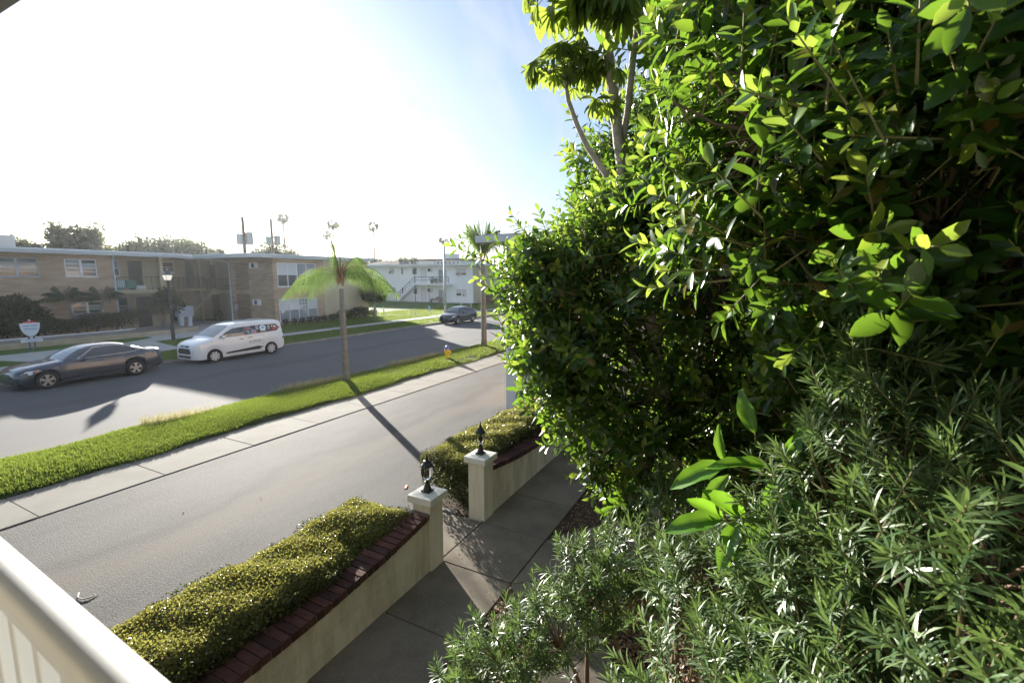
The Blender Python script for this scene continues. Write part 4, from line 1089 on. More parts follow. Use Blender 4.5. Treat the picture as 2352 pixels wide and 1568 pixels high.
def build_car(name, X0, YC, label, S_):
    """S_: dict with L, W, low (top of lower body), wid, roof, belt, wheels ..."""
    t = empty(name, (X0, YC, 0), label, 'car' if name != 'parked_van' else 'van')
    L, W = S_['L'], S_['W']
    low, wid, roof = smooth_interp(S_['low']), smooth_interp(S_['wid']), smooth_interp(S_['roof'])
    wx, wr, ar = S_['wx'], S_['wr'], S_['arch']
    paint = S_['paint']
    def zbot(x):
        z = interp(x, S_['sill'])
        for w in wx:
            d = abs(x - w)
            if d < ar: z = max(z, wr * .92 + math.sqrt(ar * ar - d * d))
        return z
    st = set(np.linspace(0, L, 46).tolist())
    for w in wx:
        for k in range(-10, 11): st.add(w + ar * math.sin(k / 10 * math.pi / 2))
        st.add(w - ar - .004); st.add(w + ar + .004)
    st |= {.015, .04, .08, .14, L - .015, L - .04, L - .08, L - .14}
    st = sorted(s for s in st if 0 <= s <= L)
    xs_ = [st[0]]
    for s in st[1:]:
        if s - xs_[-1] > .003: xs_.append(s)
    mb = MB(); rings = []
    def half(x):
        w, zt, zb = wid(x), low(x), zbot(x)
        zs = zt - .05
        f = lambda q: zb + (zs - zb) * q
        bul = S_.get('bulge', .03)
        pts = [(w - .035, zb), (w - .006, f(.18)), (w, f(.45)), (w - .008, f(.68)), (w - bul, f(.86)), (w - bul - .025, zs), (w - bul - .09, zt - .012), (w * .55, zt + .008), (0, zt + .016)]
        # crease the bottom edge where an arch eats into the side
        return [(p[0], max(p[1], zb)) for p in pts]
    for x in xs_:
        h = half(x); rings.append([(X0 + x, YC - y, z) for y, z in h] + [(X0 + x, YC + y, z) for y, z in h[-2::-1]])
    n = len(rings[0]); vs = [p for r_ in rings for p in r_]; fs = []
    for i in range(len(rings) - 1):
        for k in range(n - 1): fs.append((i*n+k, (i+1)*n+k, (i+1)*n+k+1, i*n+k+1))
    fs.append(tuple(range(n))); fs.append(tuple(range(len(vs)-1, len(vs)-n-1, -1)))
    mb.add(vs, fs)
    mb.build('body', paint, t, smooth=True, auto=38)
    # dark underbody and wheel wells
    u = MB(); u.box(X0 + .25, YC - W/2 + .27, .17, X0 + L - .2, YC + W/2 - .27, .62)
    for a, b in ((wx[0] + ar, wx[1] - ar),): u.box(X0 + a + .01, YC - W/2 + .06, .19, X0 + b - .01, YC + W/2 - .06, .34)
    for w in wx: u.box(X0 + w - ar, YC - W/2 + .262, .3, X0 + w + ar, YC + W/2 - .262, .80)
    u.build('underbody', M['plastic_black'], t)
    # greenhouse
    g0, g1 = S_['green']; wb_, wt = S_['gw']
    zr = max(r[1] for r in S_['roof'])
    zbelt0 = min(low(g0), low(g1))
    def yside(x, z):
        zb = low(x) - .06
        base = min(wb_, wid(x) - .075)
        return base + (wt - base) * np.clip((z - zb) / (zr - zb), 0, 1.05) ** 1.25
    gx_ = sorted(set(np.linspace(g0, g1, 44).tolist()))
    mb = MB(); rings = []
    for x in gx_:
        zb = low(x) - .06; zt = max(roof(x), zb + .005)
        hgt = zt - zb
        pts = []
        for q in (0, .25, .5, .75, .92): pts.append((yside(x, zb + hgt * q), zb + hgt * q))
        ye = yside(x, zt); rr = min(.09, hgt * .3)
        pts += [(ye - .035, zt - rr * .12), (ye - .11, zt + .004), (ye * .5, zt + .022), (0, zt + .030)]
        rings.append([(X0 + x, YC - y, z) for y, z in pts] + [(X0 + x, YC + y, z) for y, z in pts[-2::-1]])
    n = len(rings[0]); vs = [p for r_ in rings for p in r_]; fs = []
    for i in range(len(rings) - 1):
        for k in range(n - 1): fs.append((i*n+k, (i+1)*n+k, (i+1)*n+k+1, i*n+k+1))
    mb.add(vs, fs)
    mb.build('cabin', paint, t, smooth=True, auto=40)
    # windscreen and rear window follow the roof line, slightly proud
    def top_glass(nm, a, b, m):
        q = MB(); rows = []
        for k in range(9):
            x = a + (b - a) * k / 8; zt = roof(x)
            ye = yside(x, zt) - .075
            rows.append([(X0 + x, YC + ye * s_, zt + .030 - .022 * abs(s_) ** 1.5 - .004 + .010) for s_ in (-1, -.6, -.25, .25, .6, 1)])
        vs = [p for r_ in rows for p in r_]; fs = [(i*6+k, (i+1)*6+k, (i+1)*6+k+1, i*6+k+1) for i in range(8) for k in range(5)]
        if a > b: fs = [f[::-1] for f in fs]
        q.add(vs, fs); return q.build(nm, m, t, smooth=True)
    top_glass('windscreen', *S_['screen'], S_.get('screen_mat', M['car_glass_light']))
    if S_.get('rear'): top_glass('rear_window', *S_['rear'], M['car_glass'])
    # side glass: outlines in (x, z)
    for sgn in (-1, 1):
        for gi, (poly, gm) in enumerate(S_['glass']):
            q = MB()
            xs0 = [p[0] for p in poly]; a, b = min(xs0), max(xs0); N_ = 10; rows = []
            def zlim(x):
                zz = []
                for (p, r_) in zip(poly, poly[1:] + poly[:1]):
                    lo_, hi_ = min(p[0], r_[0]), max(p[0], r_[0])
                    if lo_ - 1e-9 <= x <= hi_ + 1e-9:
                        if hi_ - lo_ < 1e-6: zz += [p[1], r_[1]]
                        else: zz.append(p[1] + (r_[1] - p[1]) * (x - p[0]) / (r_[0] - p[0]))
                return min(zz), max(zz)
            for k in range(N_ + 1):
                x = a + (b - a) * k / N_; z0, z1 = zlim(x)
                rows.append([(X0 + x, YC + sgn * (yside(x, z0 + (z1 - z0) * j / 4) + .010), z0 + (z1 - z0) * j / 4) for j in range(5)])
            vs = [p for r_ in rows for p in r_]; fs = [(i*5+k, (i+1)*5+k, (i+1)*5+k+1, i*5+k+1) for i in range(N_) for k in range(4)]
            if sgn > 0: fs = [f[::-1] for f in fs]
            q.add(vs, fs); q.build('side_window', gm, t, smooth=True)
        if S_.get('trim'):
            tr = MB(); tr.tube([(X0 + x, YC + sgn * (yside(x, z) + .014), z) for x, z in S_['trim']], .014, 5); tr.build('window_trim', M['chrome'], t, smooth=True)
    # seams and handles
    se = MB()
    for sgn in (-1, 1):
        for line in S_['seams']:
            se.tube([(X0 + x, YC + sgn * (half_y(half(x), z) + .0005), z) for x, z in line], .0045, 4)
    se.build('door_seam', M['plastic_black'], t)
    for sgn in (-1, 1):
        for (x, z) in S_['handles']:
            q = MB(); y = YC + sgn * (half_y(half(x), z) + .012); q.box(X0 + x - .11, min(y, y + sgn * .022), z - .016, X0 + x + .11, max(y, y + sgn * .022), z + .016); q.build('door_handle', S_['handle_mat'], t, bevel=.006)
        x, z = S_['mirror']; y = YC + sgn * (W / 2 - .03)
        q = MB(); q.lathe([(.001,-.10),(.06,-.09),(.085,-.02),(.08,.06),(.05,.10),(.001,.11)], (X0 + x, y + sgn * .09, z), 10, 'y'); o = q.build('mirror', paint, t, smooth=True)
    # wheels
    for i, w in enumerate(wx):
        for sgn in (-1, 1):
            yo = YC + sgn * (W / 2 - .03); c_ = (X0 + w, yo, wr)
            q = MB(); prof = [(wr * .66, 0), (wr * .70, 0), (wr * .94, -sgn * .012), (wr, -sgn * .035), (wr, -sgn * .19), (wr * .94, -sgn * .215), (wr * .66, -sgn * .22)]
            q.lathe(prof if sgn < 0 else prof[::-1], c_, 32, 'y'); wo = q.build('wheel', M['tyre'], t, smooth=True, auto=35)
            r_ = MB(); rr = wr * .69
            pr = [(rr * .94, .05), (rr * .99, .0), (rr, -.006), (rr * .96, -.008), (rr * .92, .012)]
            pr = [(a, -sgn * b) for a, b in pr]
            vs, fs = [], []
            for (ra, hh) in pr:
                for k in range(32):
                    an = 2*math.pi*k/32; vs.append((c_[0] + ra * math.cos(an), c_[1] + hh, c_[2] + ra * math.sin(an)))
            for a in range(len(pr) - 1):
                for k in range(32): fs.append((a*32+k, a*32+(k+1)%32, (a+1)*32+(k+1)%32, (a+1)*32+k))
            r_.add(vs, fs)
            ns = S_['spokes']
            for k in range(ns):
                an = 2*math.pi*k/ns + .3
                for da in S_['spoke_split']:
                    d = Vector((math.cos(an + da), 0, math.sin(an + da))); p = Vector((-d.z, 0, d.x)); cc = Vector(c_)
                    r_.obox(cc + d * rr * .56 + Vector((0, sgn * .006, 0)), d, (0, 1, 0), p, rr * .42, .010, S_['spoke_w'])
            r_.lathe([(rr * .22, -.012), (rr * .2, .02)] if sgn > 0 else [(rr * .2, -.02), (rr * .22, .012)], c_, 16, 'y')
            r_.build('rim', S_['rim'], wo, smooth=True, auto=30)
            bk = MB(); bk.lathe([(rr * .93, .03), (rr * .93, .05)], (c_[0], c_[1] - sgn * .08, c_[2]), 20, 'y'); bk.build('brake_disc', M['plastic_black'], wo)
    # lights, grille, plates given as boxes following the body
    for nm, m, pts, th in S_['panels']:
        for sgn in ((-1, 1) if len(pts[0]) == 2 else (1,)):
            q = MB()
            if len(pts[0]) == 2:       # on the side: (x, z)
                vs = [(X0 + x, YC + sgn * (half_y(half(x), z) + th), z) for x, z in pts]
                ins = [(X0 + x + .0, YC + sgn * (half_y(half(x), z) - .03), z) for x, z in pts]
            else:
                vs = [(X0 + x, YC + y, z) for x, y, z in pts]; ins = [(X0 + x + th, YC + y, z) for x, y, z in pts]
            k_ = len(vs); q.add(vs + ins, [tuple(range(k_))] + [(i, (i+1) % k_, k_ + (i+1) % k_, k_ + i) for i in range(k_)])
            q.build(nm, m, t)
    return t
def half_y(h, z):
    zs_ = [p[1] for p in h[:6]]; ys_ = [p[0] for p in h[:6]]
    return float(np.interp(z, zs_, ys_))

M['grille_dark'] = mat('grille_dark', (.03,.03,.032), .35)
sedan = dict(L=4.88, W=1.85, paint=M['paint_grey'], rim=M['rim'], handle_mat=M['paint_grey'],
    low=[(0,.60),(.06,.70),(.25,.80),(.6,.88),(1.1,.945),(1.45,.985),(2.2,.985),(3.2,1.0),(3.9,1.04),(4.45,1.06),(4.72,1.045),(4.82,.95),(4.88,.72)],
    wid=[(0,.60),(.05,.70),(.18,.80),(.45,.88),(.9,.915),(2.4,.925),(4.0,.915),(4.5,.87),(4.75,.80),(4.88,.68)],
    sill=[(0,.24),(.2,.20),(.5,.19),(4.3,.22),(4.88,.34)], wx=(.845, 3.72), wr=.325, arch=.385,
    green=(1.32, 4.32), gw=(.80, .58), roof=[(1.32,.94),(1.6,1.13),(1.95,1.31),(2.3,1.415),(2.75,1.452),(3.2,1.43),(3.6,1.345),(3.95,1.20),(4.2,1.08),(4.32,1.0)],
    screen=(1.42, 2.12), rear=(4.22, 3.52),
    glass=[([(1.95,1.02),(2.40,1.345),(2.72,1.385),(2.72,1.02)], M['car_glass']), ([(2.80,1.025),(2.80,1.385),(3.2,1.37),(3.52,1.29),(3.52,1.04)], M['car_glass']), ([(3.56,1.045),(3.56,1.275),(3.90,1.13),(3.90,1.08)], M['car_glass'])],
    trim=[(1.80,.985),(2.05,1.13),(2.38,1.355),(2.75,1.402),(3.2,1.385),(3.55,1.295),(3.95,1.115),(3.93,1.065),(3.5,1.025),(2.75,1.005),(1.82,.985)],
    seams=[[(1.62,.92),(1.60,.6),(1.68,.34)],[(2.76,.93),(2.74,.6),(2.74,.30)],[(3.72,.95),(3.62,.80),(3.45,.62)],[(1.68,.30),(2.7,.28),(3.25,.30)]],
    handles=[(2.52,.83),(3.50,.86)], mirror=(1.93, .98), spokes=5, spoke_split=(-.16,.16), spoke_w=.022,
    panels=[('headlight', M['headlight'], [(.17,.62),(.40,.60),(.72,.72),(.62,.76),(.30,.735)], .006), ('indicator', M['amber'], [(.52,.66),(.66,.705),(.62,.735),(.50,.70)], .012),
            ('taillight', M['taillight'], [(4.44,.82),(4.44,.95),(4.60,.965),(4.80,.90),(4.80,.80)], .008),
            ('side_skirt', M['chrome'], [(1.28,.225),(3.28,.235),(3.28,.25),(1.28,.24)], .006),
            ('grille', M['grille_dark'], [(-.012,-.34,.46),(-.012,.34,.46),(.0,.36,.62),(.0,-.36,.62)], .03), ('grille_bar', M['chrome'], [(-.02,-.34,.53),(-.02,.34,.53),(-.02,.34,.555),(-.02,-.34,.555)], .03),
            ('air_intake', M['plastic_black'], [(-.01,-.55,.25),(-.01,.55,.25),(-.01,.55,.38),(-.01,-.55,.38)], .04)])
build_car('parked_sedan', 6.55, 24.5, 'dark grey four door sedan with silver spoked wheels parked by the kerb', sedan)

small = dict(L=4.46, W=1.70, paint=M['paint_dark'], rim=M['rim'], handle_mat=M['paint_dark'],
    low=[(0,.62),(.06,.74),(.3,.86),(.7,.94),(1.05,.99),(1.5,1.02),(2.4,1.03),(3.4,1.05),(3.9,1.10),(4.25,1.09),(4.38,1.0),(4.46,.74)],
    wid=[(0,.56),(.05,.66),(.2,.75),(.5,.82),(.9,.845),(2.4,.85),(3.8,.84),(4.2,.78),(4.46,.62)],
    sill=[(0,.26),(.2,.20),(4.0,.22),(4.46,.36)], wx=(.87, 3.47), wr=.305, arch=.365,
    green=(1.0, 4.02), gw=(.745, .55), roof=[(1.0,.98),(1.35,1.22),(1.7,1.40),(2.1,1.49),(2.5,1.505),(2.95,1.47),(3.4,1.36),(3.8,1.19),(4.02,1.06)],
    screen=(1.12, 1.86), rear=(3.92, 3.22), screen_mat=M['car_glass_light'],
    glass=[([(1.62,1.07),(2.02,1.38),(2.36,1.43),(2.36,1.07)], M['car_glass']), ([(2.44,1.075),(2.44,1.43),(2.9,1.40),(3.35,1.26),(3.5,1.12)], M['car_glass'])],
    seams=[[(1.45,.95),(1.42,.6),(1.5,.36)],[(2.40,.97),(2.40,.6),(2.40,.32)],[(3.4,.98),(3.32,.8),(3.2,.62)]],
    handles=[(2.18,.90),(3.15,.92)], mirror=(1.62, 1.04), spokes=9, spoke_split=(0,), spoke_w=.026,
    panels=[('headlight', M['headlight'], [(.10,.66),(.34,.64),(.70,.84),(.60,.88),(.25,.79)], .008), ('taillight', M['taillight'], [(4.02,.88),(4.05,1.02),(4.25,1.0),(4.30,.86)], .008),
            ('grille', M['grille_dark'], [(-.012,-.32,.52),(-.012,.32,.52),(.01,.40,.68),(.01,-.40,.68)], .03), ('emblem', M['chrome'], [(-.02,-.06,.58),(-.02,.06,.58),(-.02,.06,.65),(-.02,-.06,.65)], .02),
            ('grille_bar', M['chrome'], [(-.018,-.36,.655),(-.018,.36,.655),(-.015,.38,.675),(-.015,-.38,.675)], .03), ('air_intake', M['plastic_black'], [(-.01,-.5,.27),(-.01,.5,.27),(-.01,.5,.42),(-.01,-.5,.42)], .04)])
build_car('parked_sedan', 34.45, 24.6, 'small black sedan parked far down the street before the tall street light', small)

van = dict(L=4.82, W=1.835, paint=M['paint_white'], rim=M['rim_white'], handle_mat=M['plastic_black'], bulge=.02,
    low=[(0,.70),(.05,.86),(.18,.98),(.45,1.08),(.85,1.16),(1.25,1.20),(2.2,1.22),(3.5,1.25),(4.4,1.27),(4.72,1.27),(4.78,1.2),(4.82,.9)],
    wid=[(0,.62),(.05,.74),(.18,.83),(.45,.885),(.9,.912),(2.4,.917),(4.2,.912),(4.65,.89),(4.82,.84)],
    sill=[(0,.24),(.3,.21),(4.3,.24),(4.7,.30),(4.82,.40)], wx=(.93, 3.99), wr=.325, arch=.385,
    green=(.85, 4.80), gw=(.865, .70), roof=[(.85,1.15),(1.2,1.36),(1.6,1.60),(1.95,1.755),(2.3,1.815),(3.0,1.845),(4.0,1.845),(4.55,1.82),(4.70,1.76),(4.76,1.6),(4.80,1.22)],
    screen=(.98, 1.84), rear=None, screen_mat=M['car_glass_light'],
    glass=[([(1.18,1.19),(1.62,1.46),(1.95,1.60),(2.52,1.63),(2.52,1.20),(1.6,1.19)], M['car_glass']), ([(2.52,1.20),(2.52,1.63),(3.4,1.65),(4.46,1.63),(4.62,1.42),(4.50,1.27),(3.6,1.235)], M['print_dark'])],
    seams=[[(1.40,1.12),(1.38,.7),(1.52,.36)],[(2.54,1.15),(2.54,.7),(2.54,.30)],[(2.54,1.10),(3.5,1.13)],[(3.55,1.13),(3.55,.8),(3.48,.60)],[(1.6,.29),(2.5,.28),(3.5,.30)]],
    handles=[(2.32,1.03),(2.80,1.05)], mirror=(1.38, 1.22), spokes=7, spoke_split=(0,), spoke_w=.05,
    panels=[('headlight', M['headlight'], [(.20,.80),(.42,.80),(.88,1.03),(.82,1.06),(.42,.93),(.22,.86)], .008), ('cladding', M['plastic_black'], [(1.42,.36),(3.30,.38),(3.52,.52),(3.36,.52),(3.25,.56),(1.9,.47),(1.55,.45)], .010),
            ('rub_rail', M['plastic_black'], [(3.50,1.105),(4.60,1.125),(4.60,1.14),(3.50,1.12)], .004), ('taillight', M['taillight'], [(4.70,.80),(4.70,1.2),(4.79,1.18),(4.79,.82)], .006),
            ('grille', M['grille_dark'], [(-.015,-.46,.50),(-.015,.46,.50),(-.01,.52,.62),(.0,.42,.76),(.0,-.42,.76),(-.01,-.52,.62)], .04), ('grille_upper', M['grille_dark'], [(.02,-.34,.83),(.02,.34,.83),(.045,.30,.90),(.045,-.30,.90)], .06),
            ('emblem', M['print_blue'], [(-.005,-.08,.845),(-.005,.08,.845),(.015,.08,.895),(.015,-.08,.895)], .03), ('air_intake', M['plastic_black'], [(-.012,-.5,.30),(-.012,.5,.30),(-.012,.5,.41),(-.012,-.5,.41)], .04),
            ('grille_bar', M['chrome'], [(-.02,-.46,.60),(-.02,.46,.60),(-.02,.46,.615),(-.02,-.46,.615)], .03)])
vt = build_car('parked_van', 12.71, 24.5, 'white passenger van with printed dark windows and phone lettering on its door', van)
rr_ = MB()
for s_ in (-1, 1): rr_.tube([(12.71 + 2.2, 24.5 + s_ * .60, 1.835), (12.71 + 2.4, 24.5 + s_ * .62, 1.875), (12.71 + 4.3, 24.5 + s_ * .62, 1.89), (12.71 + 4.5, 24.5 + s_ * .60, 1.85)], .016, 6)
rr_.build('roof_rail', M['fascia_dark'], vt, smooth=True)
# the print on the van's side glass: flat vinyl just off the glass, near side
def van_y(x, z):
    zb = 1.18; base = .842; return 24.5 - (base + (.70 - base) * max(0, min(1.05, (z - zb) / (1.845 - zb))) ** 1.25 + .0135)
VX = 12.71
def vinyl(name, m, pts, lift=0.0):
    q = MB(); q.poly([(VX + x, van_y(x, z) - lift, z) for x, z in pts]); return q.build(name, m, vt)
def ell(cx, cz, rx, rz, n=18, a0=0, a1=2*math.pi): return [(cx + rx * math.cos(a0 + (a1-a0)*k/n), cz + rz * math.sin(a0 + (a1-a0)*k/n)) for k in range(n)]
vinyl('print', M['print_red'], [(2.60,1.60),(2.75,1.42),(2.86,1.44),(2.72,1.62)]); vinyl('print', M['print_blue'], [(2.72,1.60),(3.02,1.40),(3.12,1.42),(2.98,1.48),(2.84,1.60)], .001)
vinyl('print', M['print_blue'], [(2.64,1.40),(2.80,1.24),(2.86,1.24),(2.80,1.40)], .001); vinyl('print', M['print_purple'], [(2.88,1.36),(3.05,1.44),(3.22,1.40),(3.2,1.30),(2.95,1.28)]); vinyl('print', M['print_tan'], [(2.86,1.235),(2.92,1.28),(3.25,1.30),(3.2,1.25)], .001)
vinyl('logo', M['print_white'], [(3.46,1.33),(3.74,1.335),(3.76,1.42),(3.80,1.50),(3.76,1.58),(3.68,1.625),(3.58,1.63),(3.49,1.60),(3.43,1.53),(3.43,1.45),(3.47,1.41)], .001)
vinyl('logo_sea', M['print_sky'], ell(3.60, 1.495, .11, .085), .002); vinyl('logo_boat', M['print_blue'], [(3.54,1.50),(3.72,1.51),(3.68,1.55),(3.60,1.56)], .003)
for k in range(5):
    vinyl('print_line', M['print_white'], [(3.20,1.60 - k*.045),(3.37,1.603 - k*.045),(3.37,1.618 - k*.045),(3.20,1.615 - k*.045)], .001)
    vinyl('print_line', M['print_white'], [(3.88,1.58 - k*.045),(4.03,1.583 - k*.045),(4.03,1.598 - k*.045),(3.88,1.595 - k*.045)], .001)
vinyl('print_line', M['print_tan'], [(3.45,1.275),(3.78,1.285),(3.78,1.305),(3.45,1.295)], .001)
vinyl('print', M['print_yellow'], ell(4.16, 1.53, .06, .055), .002); vinyl('print', M['print_white'], ell(4.30, 1.51, .055, .05), .002); vinyl('print', M['print_red'], [(4.10,1.33),(4.52,1.36),(4.56,1.46),(4.36,1.45),(4.2,1.42)], .001); vinyl('print', M['print_purple'], [(4.28,1.56),(4.50,1.56),(4.50,1.47),(4.36,1.46)], .001)
# lettering on the sliding door
def text(name, body, size, loc, rot, m, parent, ext=.001, align='LEFT', space=1.0):
    cu = bpy.data.curves.new(name, 'FONT'); cu.body = body; cu.size = size; cu.extrude = ext; cu.align_x = align; cu.space_character = space
    o = bpy.data.objects.new(name, cu); COL.objects.link(o)
    dg = bpy.context.evaluated_depsgraph_get()
    me = bpy.data.meshes.new_from_object(o.evaluated_get(dg)); bpy.data.objects.remove(o)
    o = bpy.data.objects.new(name, me); COL.objects.link(o); me.materials.clear(); me.materials.append(m)
    if parent: o.parent = parent; o.location = Vector(loc) - wloc(parent)
    else: o.location = loc
    o.rotation_euler = rot
    return o
text('lettering', '813-990-9053', .125, (VX + 2.72, 24.5 - .925, .80), (R(90), R(-1), 0), M['print_ink'], vt, .002)
q = MB(); q.box(VX + 2.72, 24.5 - .9255, .755, VX + 3.42, 24.5 - .922, .768); q.build('lettering_line', M['print_ink'], vt)
# ------------------------------------------------------------------ street furniture
lp = empty('street_lamp', (16.75, 33.4, LZ), 'black lantern street lamp with white glass before the brick building', 'street lamp')
x, y = 16.75, 33.4; H = 4.75
p_ = MB(); p_.lathe([(.11,0),(.11,.9),(.095,1.0),(.06,1.05),(.055,3.3),(.05,3.98)], (x,y,LZ), 12); p_.build('post', M['black_metal'], lp, smooth=True, auto=35)
p_ = MB(); p_.lathe([(.075,2.15),(.085,2.17),(.075,2.2)], (x,y,LZ), 12); p_.build('band', M['steel'], lp)
def frus(mb, r0, r1, z0, z1):
    vs = [(x + s0*r0, y + s1*r0, z0) for s0, s1 in ((-1,-1),(1,-1),(1,1),(-1,1))] + [(x + s0*r1, y + s1*r1, z1) for s0, s1 in ((-1,-1),(1,-1),(1,1),(-1,1))]
    mb.add(vs, [(3,2,1,0),(4,5,6,7),(0,1,5,4),(1,2,6,5),(2,3,7,6),(3,0,4,7)])
p_ = MB(); frus(p_, .12, .13, 4.00 - .04, 4.00); p_.build('cradle', M['black_metal'], lp)
p_ = MB(); frus(p_, .125, .20, 4.004, 4.33); p_.build('lamp_glass', M['milk_glass'], lp)
p_ = MB()
for s0, s1 in ((-1,-1),(1,-1),(1,1),(-1,1)): p_.tube([(x+s0*.13,y+s1*.13,4.0),(x+s0*.205,y+s1*.205,4.335)], .008, 4)
p_.build('lamp_frame', M['black_metal'], lp)
p_ = MB(); frus(p_, .225, .10, 4.336, 4.52); frus(p_, .10, .06, 4.521, 4.58); p_.build('lamp_roof', M['black_metal'], lp)
p_ = MB(); p_.lathe([(.03,4.58),(.05,4.60),(.055,4.64),(.03,4.68),(.005,4.70)], (x,y,0), 10); p_.build('finial', M['chrome'], lp, smooth=True)

sl_ = empty('street_light', (44.8, 31.9, LZ), 'tall grey street light pole with one curved arm behind the black sedan', 'street light')
p_ = MB(); p_.tube([(44.8,31.9,LZ),(44.8,31.9,3),(44.8,31.9,7.7)], [.17,.14,.10], 10); p_.build('pole', M['galv'], sl_, smooth=True)
p_ = MB(); p_.tube([(44.8,31.9,7.6),(44.85,31.6,7.95),(44.9,31.0,8.35),(44.95,30.3,8.52),(45.0,29.6,8.55)], .045, 6); p_.build('arm', M['galv'], sl_, smooth=True)
p_ = MB(); p_.obox((45.0,29.3,8.54), (1,0,0), (0,1,0), (0,0,1), .14, .38, .05); p_.build('lamp_head', M['galv'], sl_, bevel=.03)

fh = empty('fire_hydrant', (19.4, 13.75, .10), 'yellow fire hydrant with a blue cap on the grass strip', 'hydrant')
c_ = (19.4, 13.75, .08)
p_ = MB(); p_.lathe([(.15,0),(.15,.04),(.10,.05),(.10,.42),(.135,.43),(.135,.47),(.115,.475),(.11,.50)], c_, 16); p_.build('barrel', M['yellow'], fh, smooth=True, auto=35)
p_ = MB(); p_.lathe([(.135,.505),(.135,.53),(.115,.54),(.105,.60),(.07,.665),(.035,.685),(.03,.73),(.005,.735)], c_, 16); p_.build('bonnet', M['blue_cap'], fh, smooth=True, auto=35)
for dx, dy, r0 in ((-1,0,.055),(1,0,.055),(0,-1,.07)):
    p_ = MB(); d = Vector((dx,dy,0)); a = Vector(c_) + Vector((0,0,.36)); p_.tube([a + d*.09, a + d*.155], r0, 10); p_.tube([a + d*.156, a + d*.185], r0*1.15, 8); p_.tube([a + d*.186, a + d*.205], r0*.4, 6); p_.build('nozzle', M['yellow'], fh)

sn = empty('shield_sign', (10.84, 35.6, LZ), 'pale shield shaped sign on two dark posts on the lawn by the walk', 'sign')
sx, sy = 10.84, 36.0
outl = [(-.43,1.02),(-.43,.86)]
for k in range(13):
    a = math.pi + math.pi * k / 12; outl.append((.41*math.cos(a), .62 + .52*math.sin(a) if True else 0))
outl += [(.43,.86),(.43,1.02)]
pts = [(-.42,.0+1.62)]
prof_ = []
for k in range(17):
    a = math.pi * (1 + k / 16); prof_.append((.42 * math.cos(a), 1.62 + .70 * math.sin(a)))
p_ = MB(); n_ = len(prof_)
p_.add([(sx + a, sy - .03, z) for a, z in prof_] + [(sx + a, sy + .01, z) for a, z in prof_], [tuple(range(n_)), tuple(range(2*n_-1, n_-1, -1))] + [((i+1)%n_, i, n_+i, n_+(i+1)%n_) for i in range(n_)])
p_.build('shield', M['sign_face'], sn)
p_ = MB(); p_.box(sx - .43, sy - .035, 1.622, sx + .43, sy + .015, 1.66); p_.build('top_trim', M['white_paint'], sn)
p_ = MB(); p_.add([(sx-.32,sy-.02,1.662),(sx+.32,sy-.02,1.662),(sx+.16,sy-.02,1.76),(sx-.16,sy-.02,1.76),(sx-.32,sy,1.662),(sx+.32,sy,1.662),(sx+.16,sy,1.76),(sx-.16,sy,1.76)], [(0,1,2,3),(7,6,5,4),(3,2,6,7),(1,5,6,2),(0,3,7,4)]); p_.build('crest', M['red'], sn)
p_ = MB(); p_.lathe([(.03,0),(.06,.03),(.05,.07),(.01,.09)], (sx, sy-.01, 1.762), 8); p_.build('crest_knob', M['white_paint'], sn, smooth=True)
for z0, h_, w_ in ((1.46,.085,.58),(1.30,.075,.52),(1.225,.018,.46)):
    for a, b in (((-w_/2, -.02),(.02, w_/2)) if h_ > .08 else ((-w_/2, w_/2),)):
        p_ = MB(); p_.box(sx + a, sy - .034, z0, sx + b, sy - .0305, z0 + h_); p_.build('print_line', M['sign_text'], sn)
p_ = MB(); p_.box(sx - .46, sy - .035, .60, sx + .46, sy + .0, .76); p_.build('lower_board', M['sign_face'], sn)
p_ = MB(); p_.box(sx - .28, sy - .039, .655, sx + .30, sy - .0355, .70); p_.build('print_line', M['sign_text'], sn)
for dx in (-.09, .13):
    p_ = MB(); p_.box(sx + dx - .035, sy + .016, LZ - .05, sx + dx + .035, sy + .08, 1.6); p_.build('post', M['sign_post'], sn)

mb_ = empty('mailbox_cluster', (22.3, 42.3, LZ), 'grey cluster mailbox on two pedestals in front of the stairs', 'mailbox')
p_ = MB(); p_.box(21.55, 41.9, .95, 22.75, 42.45, 1.75); p_.build('cabinet', M['mailbox'], mb_, bevel=.01)
for k in range(5):
    for j in range(3):
        p_ = MB(); p_.box(21.6 + k*.225, 41.89, 1.0 + j*.245, 21.6 + k*.225 + .21, 41.898, 1.0 + j*.245 + .23); p_.build('door', M['mailbox'], mb_)
p_ = MB(); p_.box(21.53, 41.88, 1.752, 22.77, 42.47, 1.79); p_.build('top', M['mailbox_side'], mb_)
for a in (21.7, 22.35):
    p_ = MB(); p_.box(a, 42.0, LZ, a + .28, 42.3, .948); p_.build('pedestal', M['mailbox_side'], mb_)
def post(x, y, h, label):
    t = empty('marker_post', (x, y, LZ), label, 'post', 'white marker posts on the lawn')
    p_ = MB(); p_.lathe([(.055,-.05),(.055,h-.12)], (x,y,LZ), 8); p_.build('shaft', M['white_paint'], t)
    p_ = MB(); p_.lathe([(.062,h-.118),(.062,h-.03),(.04,h)], (x,y,LZ), 8); p_.build('cap', M['white_paint'], t)
post(39.1, 36.0, .86, 'white marker post in the middle of the lawn by the dark round tree')
post(38.3, 31.0, .90, 'white marker post at the far sidewalk corner of the sunlit lawn')
post(43.6, 31.1, .90, 'white marker post right behind the tall street light pole')
post(57.0, 37.8, .75, 'short white marker post at the foot of the white building')
post(52.4, 33.2, .95, 'white marker post between the black sedan and the farther palm')
ys_ = empty('yard_sign', (41.4, 31.6, LZ), 'small blue yard sign on a thin stake in the lawn', 'sign')
p_ = MB(); p_.box(41.25, 31.58, .62, 41.55, 31.60, 1.12); p_.build('panel', M['print_sky'], ys_)
